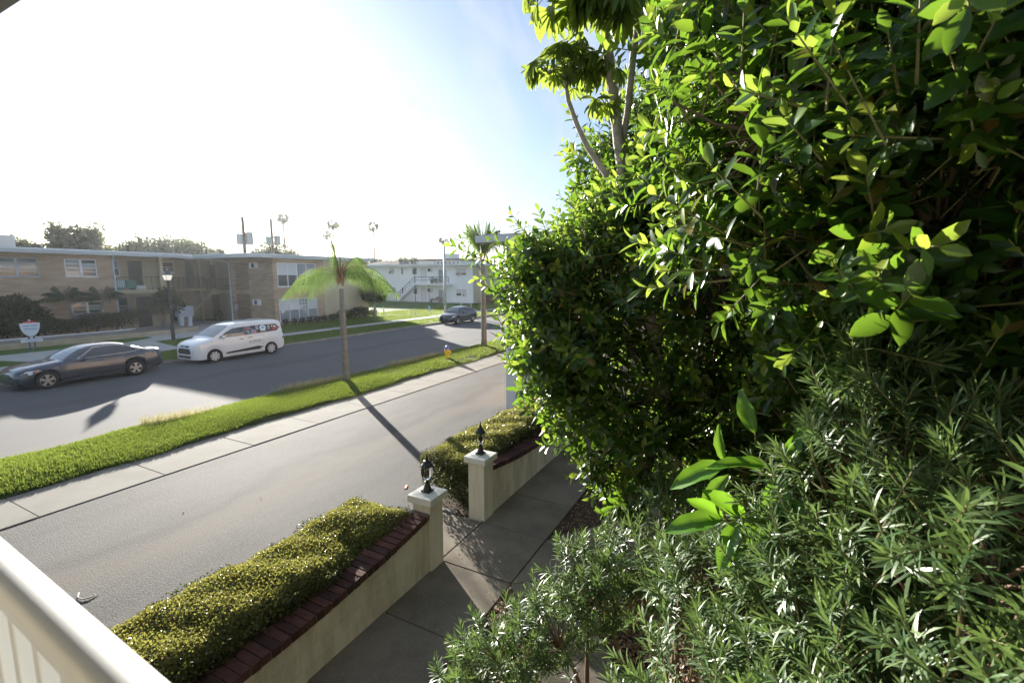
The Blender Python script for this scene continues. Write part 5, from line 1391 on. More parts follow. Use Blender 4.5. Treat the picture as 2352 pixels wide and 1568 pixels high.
p_ = MB(); p_.tube([(41.4, 31.61, LZ - .05), (41.4, 31.61, .9)], .012, 5); p_.build('stake', M['galv'], ys_)
def pole(x, y, h, label, arms, trs):
    t = empty('utility_pole', (x, y, 0), label, 'utility pole', 'utility poles behind the brick building')
    p_ = MB(); p_.tube([(x, y, 0), (x, y, h)], [.24, .17], 8); p_.build('pole', M['wood_pole'], t)
    for z, l_ in arms:
        p_ = MB(); p_.box(x - .2, y - .05, z, x + l_, y + .05, z + .09); p_.build('crossarm', M['wood_pole'], t)
        for q_ in (0.0, l_ - .1):
            p_ = MB(); p_.lathe([(.05,0),(.06,.06),(.03,.16)], (x + q_, y, z + .09), 8); p_.build('insulator', M['galv'], t)
    for dx, z, hh, r_ in trs:
        p_ = MB(); p_.box(min(x, x + dx), y - .14, z + hh * .7, max(x, x + dx), y - .06, z + hh * .7 + .12); p_.box(min(x, x + dx), y - .14, z + hh * .25, max(x, x + dx), y - .06, z + hh * .25 + .12); p_.build('bracket', M['wood_pole'], t)
        p_ = MB(); p_.lathe([(r_*.95,0),(r_,.05),(r_,hh-.08),(r_*.9,hh-.04),(r_*.3,hh)], (x + dx, y - .1, z), 12); p_.build('transformer', M['galv'], t, smooth=True, auto=35)
pole(38.53, 58.4, 11.75, 'utility pole with two grey transformers left of its twin above the roof', ((10.55, 1.3), (9.3, .5)), ((-.62, 8.3, 1.35, .36), (.68, 8.35, 1.6, .44)))
pole(50.0, 68.7, 13.3, 'utility pole with twin transformers in front of a far leafy tree', ((11.6, 1.5), (10.5, .5)), ((-.66, 9.2, 1.4, .42), (.85, 9.3, 1.5, .48)))

# ------------------------------------------------------------------ palms and far trees
LT = np.array([(0,0,0),(.5,.3,.06),(.42,.7,.05),(0,1,0),(-.42,.7,.05),(-.5,.3,.06),(0,.35,0),(0,.72,.02)])
LF = [(0,1,6),(0,6,5),(1,2,7,6),(6,7,4,5),(2,3,7),(7,3,4)]
SLIM = np.array([(-.5,0,0),(.5,0,0),(.55,.5,.03),(-.55,.5,.03),(0,1,-.04)])
SLF = [(0,1,2,3),(3,2,4)]
DIA = np.array([(0,0,0),(.5,.5,.1),(0,1,0),(-.5,.5,.1)])
DF = [(0,1,2),(0,2,3)]
def palm(name, label, base, pts, radii, crown, fronds, seed, leaflet=.5, width=.022, n_l=60, boot=True, group=None, mat_leaf=None, spear=0):
    """feather palm: fronds = (azimuth, rise, length, droop)"""
    r_ = np.random.default_rng(seed)
    t = empty(name, base, label, 'palm tree', group)
    tl = np.array(base)
    tr = MB(); tr.tube(pts, radii, 14); tr.build('trunk', M['bark_palm'], t, smooth=True)
    C = np.array(crown)
    if boot:
        bt = MB()
        for k in range(16):
            a = k * 2.4; h = .035 * k - .35; d = np.array([math.cos(a), math.sin(a), 0])
            p0 = C + d * (radii[-1] * .9) + (0, 0, h); p1 = p0 + d * .10 + (0, 0, .26); p2 = p1 + d * .13 + (0, 0, .04)
            bt.tube([p0, p1, p2], [.045, .030, .008], 5)
        bt.build('leaf_bases', M['palm_boot'], t, smooth=True)
    for (az, rise, ln, droop) in fronds:
        d = np.array([math.cos(az), math.sin(az), 0.0])
        n = 14; pts_ = []
        for k in range(n + 1):
            u = k / n
            pts_.append(C + d * ln * (u * math.cos(rise) * (1 - .12 * u * u)) + np.array([0, 0, ln * (u * math.sin(rise) - droop * u ** 2.1)]))
        pts_ = np.array(pts_)
        rb = MB(); rb.tube([tuple(p) for p in pts_], [.022 * (1 - .85 * k / n) + .003 for k in range(n + 1)], 5)
        ro = rb.build('frond', M['twig_green'], t, smooth=True)
        m_ = n_l; u = np.repeat(np.linspace(.12, .99, m_), 2); sd = np.tile([1., -1.], m_)
        idx = u * n; i0 = np.minimum(idx.astype(int), n - 1); P = pts_[i0] + (pts_[i0 + 1] - pts_[i0]) * (idx - i0)[:, None]
        T = unit(pts_[i0 + 1] - pts_[i0]); side = unit(np.cross(T, np.array([0, 0, 1.0]))) * sd[:, None]
        hang = r_.uniform(.5, 1.7, len(u))[:, None]
        ax = side * r_.uniform(.12, .75, (len(u), 1)) + T * .42 - np.array([0, 0, 1.0]) * hang
        L = leaflet * np.sin(np.clip(u, 0, 1) * np.pi * .86 + .32) * r_.uniform(.8, 1.15, len(u))
        me = np_mesh('leaflets', place_leaves(SLIM, P - tl, ax, side + T * .2 + (0, 0, .3), np.maximum(L, .06), np.full(len(u), width)), SLF, 5, len(u))
        lo_ = link_mesh('leaflets', me, mat_leaf or M['palm_leaf'], ro); lo_['kind'] = 'stuff'
    return t
b1 = (13.15, 14.2, .06)
palm('queen_palm', 'queen palm with drooping green fronds on the grass strip nearest the balcony', b1,
     [(13.15,14.2,.03),(13.16,14.2,.4),(13.17,14.22,1.2),(13.16,14.22,2.6),(13.15,14.22,3.75)], [.15,.13,.125,.105,.085], (13.15,14.22,4.22),
     [(math.pi*.66, .30, 2.75, .62), (math.pi*.74, .62, 2.7, .85), (math.pi*.60, .80, 2.5, .95), (-math.pi*.36, .34, 2.75, .62), (-math.pi*.30, .66, 2.75, .80), (-math.pi*.44, .80, 2.5, .92), (math.pi*.50, .35, 2.3, .75), (-.15, .75, 2.1, .85), (1.3, 1.15, 2.0, .55), (-1.05, 1.10, 2.2, .62), (.3, 1.54, 2.9, .0), (2.2, 1.40, 2.0, .2)],
     21, .95, .011, 48, group='queen palms on the grass strip')
b2 = (23.8, 14.2, .06)
palm('queen_palm', 'taller queen palm with full upright crown before the tan building', b2,
     [(23.8,14.2,.03),(23.8,14.2,.6),(23.78,14.2,2.4),(23.75,14.2,4.2),(23.72,14.2,5.2)], [.20,.17,.15,.13,.12], (23.72,14.2,5.55),
     [(k * 2.399 + .4, .70 + .22 * (k % 4), 2.4 + .5 * ((k * 7) % 5) / 5, .26 + .09 * (k % 3)) for k in range(24)] + [(.5, 1.5, 2.4, .02), (2.8, 1.42, 2.2, .12), (4.6, 1.4, 2.2, .15)],
     22, .60, .016, 56, group='queen palms on the grass strip')
def small_palm(name, label, x, y, h, lean, seed, group):
    fr = [(k * 2.399, .40 + .38 * (k % 3), 1.75 + .4 * ((k * 3) % 4) / 4, .45 + .1 * (k % 2)) for k in range(18)]
    palm(name, label, (x, y, .4), [(x, y, .35), (x + lean * .4, y, .35 + h * .5), (x + lean, y, .35 + h)], [.10, .085, .075], (x + lean, y, .40 + h), fr, seed, .42, .024, 40, boot=False, group=group, mat_leaf=M['dark_tree'])
small_palm('date_palm', 'small dark palm with slanting trunk left of the two by the brick wall', 14.9, 41.5, 2.3, -.45, 31, 'small date palms by the brick wall')
small_palm('date_palm', 'small dark palm nearer the white downspout, leaning to the right', 16.0, 41.6, 2.25, .55, 32, 'small date palms by the brick wall')

def clump_tree(name, label, x, y, z0, h, blobs, n, size, m, trunk_r, seed, bark='bark_grey', group=None, cat='tree', gap=.0, limbs=True):
    """blobs = (dx, dy, dz, rx, rz) relative to the foot"""
    r_ = np.random.default_rng(seed); t = empty(name, (x, y, z0), label, cat, group)
    tk = MB(); top = h * .5
    tk.tube([(x, y, z0 - .05), (x + .03 * h * .1, y, z0 + top * .5), (x, y, z0 + top)], [trunk_r * 1.25, trunk_r, trunk_r * .75], 8)
    if limbs:
        for (dx, dy, dz, rx, rz) in blobs:
            tk.tube([(x, y, z0 + top * .55), (x + dx * .5, y + dy * .5, z0 + top * .5 + dz * .4), (x + dx, y + dy, z0 + dz)], [trunk_r * .6, trunk_r * .4, trunk_r * .1], 5)
    tk.build('trunk', M[bark], t, smooth=True)
    w = np.array([b[3] ** 2 for b in blobs]); bi = r_.choice(len(blobs), n, p=w / w.sum()); B = np.array(blobs)[bi]
    d = unit(r_.normal(size=(n, 3))); rad = (1 - r_.random(n) ** 2 * .75) * r_.uniform(.85, 1.12, n)
    lump = 1 + .16 * np.sin(d[:, 0] * 7 + bi) * np.sin(d[:, 1] * 6 + bi * 2) * np.sin(d[:, 2] * 7)
    P = B[:, :3] + d * np.stack([B[:, 3], B[:, 3], B[:, 4]], -1) * (rad * lump)[:, None]
    if gap > 0:
        f = np.sin(P[:, 0] * 3.1 / size / 4) * np.sin(P[:, 1] * 2.7 / size / 4 + 1) * np.sin(P[:, 2] * 3.3 / size / 4); P = P[f > -1 + gap]; d = d[f > -1 + gap]
    n = len(P); L = size * r_.uniform(.6, 1.4, n)
    ax = unit(d + r_.normal(size=(n, 3)) * .8)
    me = np_mesh('crown', place_leaves(DIA, P, ax, r_.normal(size=(n, 3)) + d, L, L * .62), DF, 4, n)
    o = link_mesh('crown', me, m, t)
    return t
# dark round tree at the end of the stucco wall, shrubs along it
clump_tree('dark_round_tree', 'dense dark tree with pale trunk at the corner of the stucco wall', 36.7, 35.0, LZ, 4.1, [(0,0,2.5,1.15,1.0),(-.5,.2,2.9,.8,.75),(.6,-.2,2.6,.8,.8),(.1,.1,3.3,.7,.6),(1.0,.3,2.1,.6,.6),(-.9,0,2.2,.6,.5)], 9000, .17, M['dark_tree'], .13, 41, 'bark_pale')
for k, (x_, h_) in enumerate(((31.9,.55),(33.0,.95),(33.9,.8),(34.7,1.05),(35.3,1.1),(36.1,.95),(37.2,.7))):
    clump_tree('stucco_wall_shrub', ['tiny dark shrub at the brick corner of the stucco wall','broad green shrub beside the stucco wall left of the palm trunk','small green shrub behind the palm trunk at the stucco wall','bushy green shrub right of the palm trunk at the wall','tall green shrub in the middle of the stucco wall','rounded green shrub near the dark round tree','low green shrub around the foot of the dark round tree'][k],
        x_, 35.75, LZ, h_, [(0,0,h_*.55,.38,h_*.45),(.2,0,h_*.75,.24,h_*.3),(-.2,.05,h_*.5,.25,h_*.35)], 500, .13, M['small_leaf'], .03, 50 + k, 'twig', 'shrubs along the stucco wall', 'shrub', limbs=False)
for k in range(6):
    clump_tree('low_shrub', ['low shrub under the left end of the big brick windows','low shrub under the first pane of the big brick windows','low shrub below the second pane of the brick windows','low shrub below the third pane of the brick windows','low shrub below the last pane of the brick windows','low shrub before the brick strip beside the stucco wall'][k], 26.9 + .82 * k, 35.9, LZ, .45, [(0,0,.28,.26,.22)], 220, .11, M['dark_tree'], .02, 60 + k, 'twig', 'low shrubs under the brick windows', 'shrub', limbs=False)
# dark hedge, bush and small tree in front of the left wing
hx = MB()
hd = empty('dark_hedge', (12, 41.6, .4), 'long low dark hedge in front of the brick left wing', 'hedge')
n = 15000; r_ = np.random.default_rng(70)
X = r_.uniform(3, 18.6, n); Y = r_.uniform(40.7, 42.6, n); top_ = .95 + .12 * np.sin(X * 2.1) + .10 * np.sin(X * 5 + Y * 3) + np.clip((X - 15) * .14, 0, .32)
Z = .4 + (top_) * (1 - r_.random(n) ** 2 * .8) * np.sqrt(np.clip(1 - ((Y - 41.6) / 1.05) ** 4, 0, 1))
P = np.stack([X - 12, Y - 41.6, Z - .4], -1); L = r_.uniform(.08, .18, n)
me = np_mesh('foliage', place_leaves(DIA, P, unit(r_.normal(size=(n,3)) + (0,-.4,.6)), r_.normal(size=(n,3)) + (0,-.4,.5), L, L*.6), DF, 4, n); link_mesh('foliage', me, M['dark_tree'], hd)
clump_tree('dark_bush', 'big dark bush at the left edge before the brick wall', 12.2, 41.4, .4, 2.6, [(0,0,1.3,1.0,1.0),(-.9,0,1.4,.9,1.1),(.7,0,1.0,.7,.8),(-.2,0,2.0,.7,.6),(-2,0,1.3,1,1.1)], 5200, .22, M['dark_tree'], .08, 71, 'twig', None, 'bush')
clump_tree('small_tree', 'thin dark tree before the balconies beside the lantern lamp', 19.6, 40.0, .4, 3.0, [(0,0,1.9,.85,.75),(.6,0,2.2,.6,.6),(-.6,.1,1.7,.6,.6),(.1,0,2.6,.5,.45),(.9,0,1.6,.5,.5)], 2600, .16, M['dark_tree'], .07, 72, 'bark_grey', gap=.5)
clump_tree('wall_plant', 'small leafy plant at the foot of the right balcony wall', 26.0, 44.2, LZ, 1.2, [(0,0,.7,.35,.5)], 350, .16, M['dark_tree'], .03, 73, 'twig', None, 'plant', limbs=False)

# trees behind the brick building (each its own crown)
FT = [('far_tree', 'rounded far tree low over the roof at the left edge', 19.5, 72, 8.0, 3.6, 81), ('far_tree', 'thin crowned far tree left of the tall ragged one', 23.5, 73, 8.3, 2.6, 82), ('ragged_tree', 'tall ragged far tree with separate leaf tufts over the roof', 27.6, 75, 10.3, 2.6, 83),
      ('far_tree', 'rounded far tree right of the fan palm', 34.0, 78, 9.3, 3.3, 84), ('far_tree', 'broad far tree over the middle of the long roof', 39.0, 81, 9.8, 3.8, 85), ('far_tree', 'far tree over the balconies with gaps in its crown', 45.5, 83, 10.0, 3.6, 86), ('far_tree', 'far tree just left of the first utility pole', 49.5, 86, 9.9, 3.0, 89),
      ('far_tree', 'far spreading tree behind the second utility pole', 58.0, 81.5, 11.2, 4.2, 87), ('far_tree', 'low far tree right of the second utility pole', 63.5, 80, 9.4, 2.6, 88), ('far_tree', 'low far tree left of the tall ragged tree', 30.5, 77, 8.8, 2.6, 90), ('far_tree', 'far tree behind the dark hip roof house', 99, 82, 9.0, 3.5, 91), ('far_tree', 'low far tree at the left end of the white building roof', 92, 86, 8.6, 3.5, 92), ('far_tree', 'low far tree right of the pale office building', 110, 56, 8.2, 3.0, 94)]
for nm, lb, x, y, h, w_, sd in FT:
    r2 = np.random.default_rng(sd); bl = []
    for k in range(11):
        a = r2.uniform(0, 6.28); q = r2.uniform(.2, 1) * w_ * .8; bl.append((q*math.cos(a), q*math.sin(a), h * r2.uniform(.60, .92), w_ * r2.uniform(.32, .55), h * r2.uniform(.10, .17)))
    if nm == 'ragged_tree': bl += [(-1.2,0,h*.93,.7,.5),(.3,0,h*.985,.6,.35),(1.2,0,h*.92,.9,.7),(-.4,0,h*.86,.8,.5),(2.1,0,h*.86,.9,.6)]
    clump_tree(nm, lb, x, y, 0, h, bl, 4200, .40, M['far_leaf'], .28, sd, 'bark_grey', 'far trees above the roofs', gap=.2)
clump_tree('pine_tree', 'tall dark pine cut by the left edge of the picture', 18.6, 72, 0, 11, [(0,0,4+k*1.0,1.9-k*.2,.55) for k in range(8)], 4200, .30, M['far_leaf'], .2, 93, 'bark_brown', None)
def fan_palm(label, x, y, h, cr, seed, group='tall fan palms on the skyline', n=34, tr=.17):
    r2 = np.random.default_rng(seed); t = empty('fan_palm', (x, y, 0), label, 'palm tree', group)
    tk = MB(); tk.tube([(x, y, 0), (x + .2, y, h * .5), (x, y, h)], [tr*1.5, tr*1.3, tr], 6); tk.build('trunk', M['wood_pole'], t)
    P, A, N, L = [], [], [], []
    for k in range(n):
        d = unit(np.array([[r2.normal(), r2.normal(), r2.uniform(-.9, 1.1)]]))[0]
        c = np.array([0, 0, h]) + d * cr * .5
        for q in range(9):
            e = unit((d + r2.normal(size=3) * .55)[None])[0]; P.append(c); A.append(e - np.array([0, 0, .35])); N.append(r2.normal(size=3)); L.append(cr * r2.uniform(.35, .65))
    L = np.array(L); me = np_mesh('crown', place_leaves(DIA, np.array(P), np.array(A), np.array(N), L, L * .16), DF, 4, len(L)); link_mesh('crown', me, M['far_leaf'], t)
    sk = MB(); sk.lathe([(.1, -1.9), (.5, -1.4), (.55, -.5), (.2, .1)], (x, y, h), 8) if cr > 1.4 else sk.lathe([(.08,-.9),(.3,-.6),(.3,-.1)], (x,y,h), 8); sk.build('dead_skirt', M['dead_frond'], t)
fan_palm('fan palm with a dense head behind the ragged tree', 29.6, 74.3, 10.2, 1.2, 101, n=26)
fan_palm('tall fan palm right of the second utility pole', 90.7, 119.5, 20.6, 1.9, 102)
fan_palm('tallest fan palm of the pair left of the queen palm spear', 107.5, 118.5, 20.4, 2.0, 103)
fan_palm('shorter fan palm of the pair left of the queen palm spear', 119.3, 134.8, 18.9, 1.9, 104)
fan_palm('lone tall fan palm right of the queen palm crown', 123.4, 117, 21.2, 2.1, 105)
fan_palm('distant fan palm beside the street light arm', 179, 128, 20.6, 2.2, 106)
# roofs far behind for the skyline of bushes
# ------------------------------------------------------------------ the big leafy trees and shrubs on the right
def leaf_template(prof, fold=.16, curl=-.10, tip=0.0):
    """outline given as half widths along the blade; two halves folded along the midrib"""
    n = len(prof); V = []; F = []
    for i, (t, w) in enumerate(prof):
        zc = curl * t * t + tip * t ** 4
        V += [(-.5 * w, t, zc + fold * .5 * w), (0, t, zc), (.5 * w, t, zc + fold * .5 * w)]
    for i in range(n - 1):
        a = 3 * i
        F += [(a, a+1, a+4, a+3), (a+1, a+2, a+5, a+4)]
    return np.array(V), F
FIC, FICF = leaf_template([(0,.10),(.12,.46),(.30,.86),(.52,1.0),(.74,.82),(.90,.45),(1.0,.05)])
FICB, FICBF = leaf_template([(0,.10),(.16,.55),(.45,1.0),(.78,.76),(1.0,.06)])
CAMV = np.array(CAM)
def leaf_objects(parent, P, A, N, L, W, mats_i, tv, tf, mats, count, name='leaf'):
    """the `count` leaves that show largest become objects of their own sharing one mesh per material; returns the mask of the rest"""
    d = np.linalg.norm(P - CAMV, axis=1) / L
    vis = (P - CAMV) @ np.array([math.cos(R(27.4)), math.sin(R(27.4)), -.1]) > .25
    order = np.argsort(np.where(vis, d, 1e9))[:count]
    mes = []
    for m in mats:
        me = bpy.data.meshes.new(name); me.from_pydata([tuple(map(float, v)) for v in tv], [], tf); me.materials.append(m)
        me.polygons.foreach_set('use_smooth', [True] * len(tf)); mes.append(me)
    pl_ = np.array(wloc(parent))
    y = unit(A); x = unit(np.cross(y, N)); z = np.cross(x, y)
    for i in order:
        o = bpy.data.objects.new(name, mes[mats_i[i]]); COL.objects.link(o); o.parent = parent
        m = Matrix(((x[i][0]*W[i], y[i][0]*L[i], z[i][0]*L[i], P[i][0]-pl_[0]), (x[i][1]*W[i], y[i][1]*L[i], z[i][1]*L[i], P[i][1]-pl_[1]), (x[i][2]*W[i], y[i][2]*L[i], z[i][2]*L[i], P[i][2]-pl_[2]), (0,0,0,1)))
        o.matrix_local = m
    mask = np.ones(len(P), bool); mask[order] = False
    return mask

def shoots_in_blobs(r_, blobs, n, bias_dir, keep=.15, shell=(.45, 1.05), clump=1, spread=.1):
    """shoot roots spread over the outer part of a set of ellipsoids; blobs = (x,y,z,r[,rz])"""
    B = np.array([(b[0], b[1], b[2], b[3], b[4] if len(b) > 4 else b[3]) for b in blobs])
    bi = r_.choice(len(B), n * 3, p=B[:, 3] ** 2 / (B[:, 3] ** 2).sum())
    d = unit(r_.normal(size=(n * 3, 3)))
    ok = (d @ bias_dir) > r_.uniform(-1.3, .3, n * 3) ; d, bi = d[ok], bi[ok]
    u = shell[0] + (shell[1] - shell[0]) * r_.random(len(d)) ** .5
    P = B[bi][:, :3] + d * u[:, None] * np.stack([B[bi][:, 3], B[bi][:, 3], B[bi][:, 4]], -1)
    # drop those deep inside another blob
    deep = np.zeros(len(P), bool)
    for b in B:
        q = (P - b[:3]) / np.array([b[3], b[3], b[4]]); deep |= (q * q).sum(1) < .30
    ok = ~deep | (r_.random(len(P)) < keep)
    P, d, u, bi = P[ok], d[ok], u[ok], bi[ok]
    if clump > 1:
        m = max(1, n // clump); P, d, u, bi = P[:m], d[:m], u[:m], bi[:m]
        k = np.repeat(np.arange(len(P)), clump); lone = np.tile(np.arange(clump) == 0, len(P))
        off = r_.normal(size=(len(k), 3)) * np.where(lone, 0, spread)[:, None]
        P = P[k] + off - d[k] * np.abs(r_.normal(size=(len(k), 1))) * spread * .8
        d = unit(d[k] + off / max(spread, 1e-6) * .28); u = u[k]; bi = bi[k]
    else: P, d, u, bi = P[:n], d[:n], u[:n], bi[:n]
    return P, d, u, B[bi][:, :3]

def leafy_tree(name, label, base, trunk_pts, trunk_r, blobs, n_shoots, seed, leaf=(.078,.112), ratio=.47, n_obj=200, young=.30, per=(9, 15), extra=(), slen=(.16,.34), cat='tree', group=None, bias=(-.55, .35, .35), droop=0.0, avoid=None, mats=None, clump=6, spread=.11):
    r_ = np.random.default_rng(seed)
    t = empty(name, base, label, cat, group); tl = np.array(wloc(t))
    tk = MB(); tk.tube(trunk_pts, trunk_r, 10); tk.build('trunk', M['bark_grey'], t, smooth=True)
    P, d, u, bc = shoots_in_blobs(r_, blobs, n_shoots, unit(np.array([bias]))[0], clump=clump, spread=spread)
    D = unit(d * .70 + np.array([-.10, .08, .58 - droop]) + r_.normal(size=d.shape) * .42)
    SL = r_.uniform(slen[0], slen[1], len(P))
    for (p, q, l_) in extra:        # single long shoots: start, direction, length
        P = np.vstack([P, [p]]); D = np.vstack([D, unit(np.array([q], float))]); SL = np.append(SL, l_); u = np.append(u, 1.1); bc = np.vstack([bc, [p]])
    if avoid is not None:
        ok = ~avoid(P); P, D, SL, u, bc = P[ok], D[ok], SL[ok], u[ok], bc[ok]
    # leaves spiral along each shoot
    pos, axs, nrm, ln, yg = [], [], [], [], []
    szf = np.exp(r_.normal(size=len(P)) * .16)
    ortho = unit(np.cross(D, np.array([.31, .2, .9]))); ortho2 = np.cross(D, ortho)
    nl = r_.integers(per[0], per[1], len(P)); nl = np.maximum(nl, (SL / .022 * .8).astype(int))
    for k in range(int(nl.max())):
        a = k < nl
        f = (k + .5) / nl[a]
        ang = k * 2.399 + r_.uniform(-.3, .3, a.sum()) + a.nonzero()[0]
        rad = ortho[a] * np.cos(ang)[:, None] + ortho2[a] * np.sin(ang)[:, None]
        open_ = np.radians(78 - 46 * f ** 1.6) + r_.uniform(-.2, .2, a.sum())
        A = unit(D[a] * np.cos(open_)[:, None] + rad * np.sin(open_)[:, None] - np.array([0, 0, 1.]) * (.18 * (1 - f))[:, None])
        N_ = unit(D[a] - A * (D[a] * A).sum(1, keepdims=True) + r_.normal(size=A.shape) * .12)
        pos.append(P[a] + D[a] * (SL[a] * f)[:, None] + rad * .008); axs.append(A); nrm.append(N_)
        ln.append(r_.uniform(leaf[0], leaf[1], a.sum()) * (1.05 - .35 * f ** 3) * szf[a]); yg.append((f > .62) & (r_.random(a.sum()) < young * np.clip((u[a] - .5) * 2.4, 0.1, 1.4)))
    pos, axs, nrm, ln, yg = np.vstack(pos), np.vstack(axs), np.vstack(nrm), np.concatenate(ln), np.concatenate(yg)
    ms = mats or [M['ficus_leaf'], M['ficus_young']]
    slot = yg.astype(int); wd = ln * ratio * r_.uniform(.85, 1.1, len(ln))
    mask = leaf_objects(t, pos, axs, nrm, ln, wd, slot, FIC, FICF, ms, n_obj)
    me = np_mesh('foliage', place_leaves(FICB, pos[mask] - tl, axs[mask], nrm[mask], ln[mask], wd[mask]), FICBF, 15, int(mask.sum()), slots=slot[mask])
    o = link_mesh('foliage', me, ms, t); o['kind'] = 'stuff'
    # twigs: shoot stems and the limbs that carry them
    tw = MB()
    for p, q, s_ in zip(P, D, SL): tw.tube([p - q * .10, p + q * s_ * .5, p + q * s_ * .98], [.0055, .004, .0018], 4, cap=False)
    tw.build('twigs', M['twig_green'], t)
    br = MB(); tip = np.array(trunk_pts[-1])
    for b in blobs:
        c = np.array(b[:3]); br.tube([tip - (0,0,.4), tip * .5 + c * .5 + (0, 0, -.15), c], [.05, .035, .015], 6)
        near = np.where(np.linalg.norm(P - c, axis=1) < b[3] * 1.15)[0]
        for i in near[r_.random(len(near)) < .16]: br.tube([c + (P[i] - c) * .05, c + (P[i] - c) * .55 + (0, 0, -.04), P[i]], [.014, .010, .006], 4, cap=False)
    br.build('branches', M['twig'], t, smooth=True)
    return t

def clear_view(P):
    """keeps every shoot at least arm's length from the balcony"""
    return np.linalg.norm(P - CAMV, axis=1) < 1.15

# mid-distance tree, the main mass behind the path
leafy_tree('ficus_tree', 'large glossy leaved ficus tree overhanging the garden path and far hedge', (7.1, .7, 0),
    [(7.1,.7,0),(7.0,.74,1.0),(6.8,.8,2.0),(6.5,.85,2.9)], [.17,.15,.125,.09],
    [(6.5, 1.15, 5.1, 0.95), (5.54, 1.54, 3.78, 1.06), (5.06, 1.7, 4.11, 0.6), (5.46, 1.32, 2.7, 0.79), (5.1, 0.96, 2.1, 0.5), (5.64, 0.36, 4.38, 1.32), (5.7, 0.24, 5.88, 1.14), (5.88, -0.42, 3.0, 1.2), (5.22, 1.56, 3.18, 0.74), (6.0, 0.9, 4.68, 0.96), (5.7, 0.66, 2.28, 0.72), (6.36, -0.72, 5.16, 1.32), (4.95,2.2,3.85,.42), (4.85,2.12,3.2,.40), (4.7,1.13,2.35,.34), (4.5,.92,2.1,.28), (4.95,1.75,2.75,.34), (5.0,2.0,4.3,.4), (5.8,1.65,5.5,.40), (5.6,1.78,4.95,.42), (5.75,1.5,5.85,.36)],
    3000, 201, leaf=(.092,.132), slen=(.19,.40), n_obj=230, extra=[((4.75,2.35,4.15),(-.35,.6,.4),.42),((4.6,2.5,4.28),(-.35,.7,.3),.40),((4.45,2.68,4.38),(-.3,.7,.35),.40),((4.4,2.72,4.35),(-.2,.5,.8),.32),((4.6,2.5,4.2),(-.2,.9,-.1),.34),((4.98, 1.94, 4.11), (-0.15, 1, 0.42), 0.6), ((5.1, 1.86, 4.02), (-0.05, 0.9, 0.75), 0.5), ((5.28, 1.86, 4.32), (0.1, 0.7, 0.9), 0.48), ((6.24, 2.1, 5.58), (0.1, 0.75, 0.5), 0.5), ((5.16, 2.1, 3.42), (-0.2, 1, 0.05), 0.43), ((5.22, 1.92, 2.82), (-0.1, 1, 0.0), 0.43), ((6.36, 1.92, 4.86), (0.1, 0.9, 0.35), 0.48), ((4.78, 2.22, 4.12), (-0.15, 0.9, 0.3), 0.5), ((4.72, 2.4, 4.02), (-0.2, 0.9, 0.15), 0.43), ((4.82, 2.34, 4.2), (-0.05, 0.8, 0.6), 0.41)], young=.58)
# nearer tree on the right, mostly in shade
leafy_tree('ficus_tree', 'nearest ficus tree with big leaves, dark on its right side', (3.6, -1.9, 0),
    [(3.6,-1.9,0),(3.5,-1.75,1.2),(3.32,-1.45,2.6),(3.18,-1.18,3.6),(3.2,-1.0,4.3)], [.13,.11,.085,.07,.05],
    [(3.45,.20,4.98,.40),(3.5,.15,4.50,.40),(3.65,.22,5.75,.5),(3.0,.0,4.95,.52),(2.8,-.4,5.0,.60),(3.2,-.8,4.3,.8),(2.95,-.1,4.42,.40),(3.6,-.3,5.6,.9),(3.0,-1.35,4.8,.9),(3.9,-.8,3.6,.8),(2.55,-1.05,5.2,.5),(3.6,-1.7,3.7,.9),(2.6,-1.5,4.2,.5),(2.9,-1.3,6.3,.9),(3.8,-1.2,6.7,1.0),(2.2,-1.9,5.8,.7),(3.0,-.9,5.4,.6)],  # high blobs: unseen canopy added overhead to shade the leaves below
    2500, 202, leaf=(.09,.135), n_obj=230, extra=[((2.66,.12,4.36),(-.5,.8,.25),.42),((2.5,.16,4.22),(-.6,.7,-.02),.34),((2.6,.24,4.45),(-.3,.8,.5),.34),((2.48,.06,4.52),(-.4,.6,.6),.32),((2.55,.22,4.16),(-.3,.9,-.1),.34),((2.72,.30,4.28),(-.1,.9,.3),.36),((2.25,-.35,4.75),(-.3,.5,.85),.36),((2.35,-.2,5.1),(-.2,.5,.9),.36),((2.2,-.2,4.9),(-.3,.6,.8),.3)], young=.5, avoid=clear_view)
fk = MB(); fk.tube([(3.32,-1.45,2.6),(3.3,-1.15,3.2),(3.22,-.82,3.72)], [.05,.045,.03], 8)
fk.tube([(3.22,-1.28,3.3),(3.16,-1.52,3.9),(3.0,-1.8,4.5)], [.06,.05,.035], 8)
_ft = [o for o in COL.objects if o.name == 'ficus_tree.001'][0]
fk.build('limb', M['bark_brown'], _ft, smooth=True)
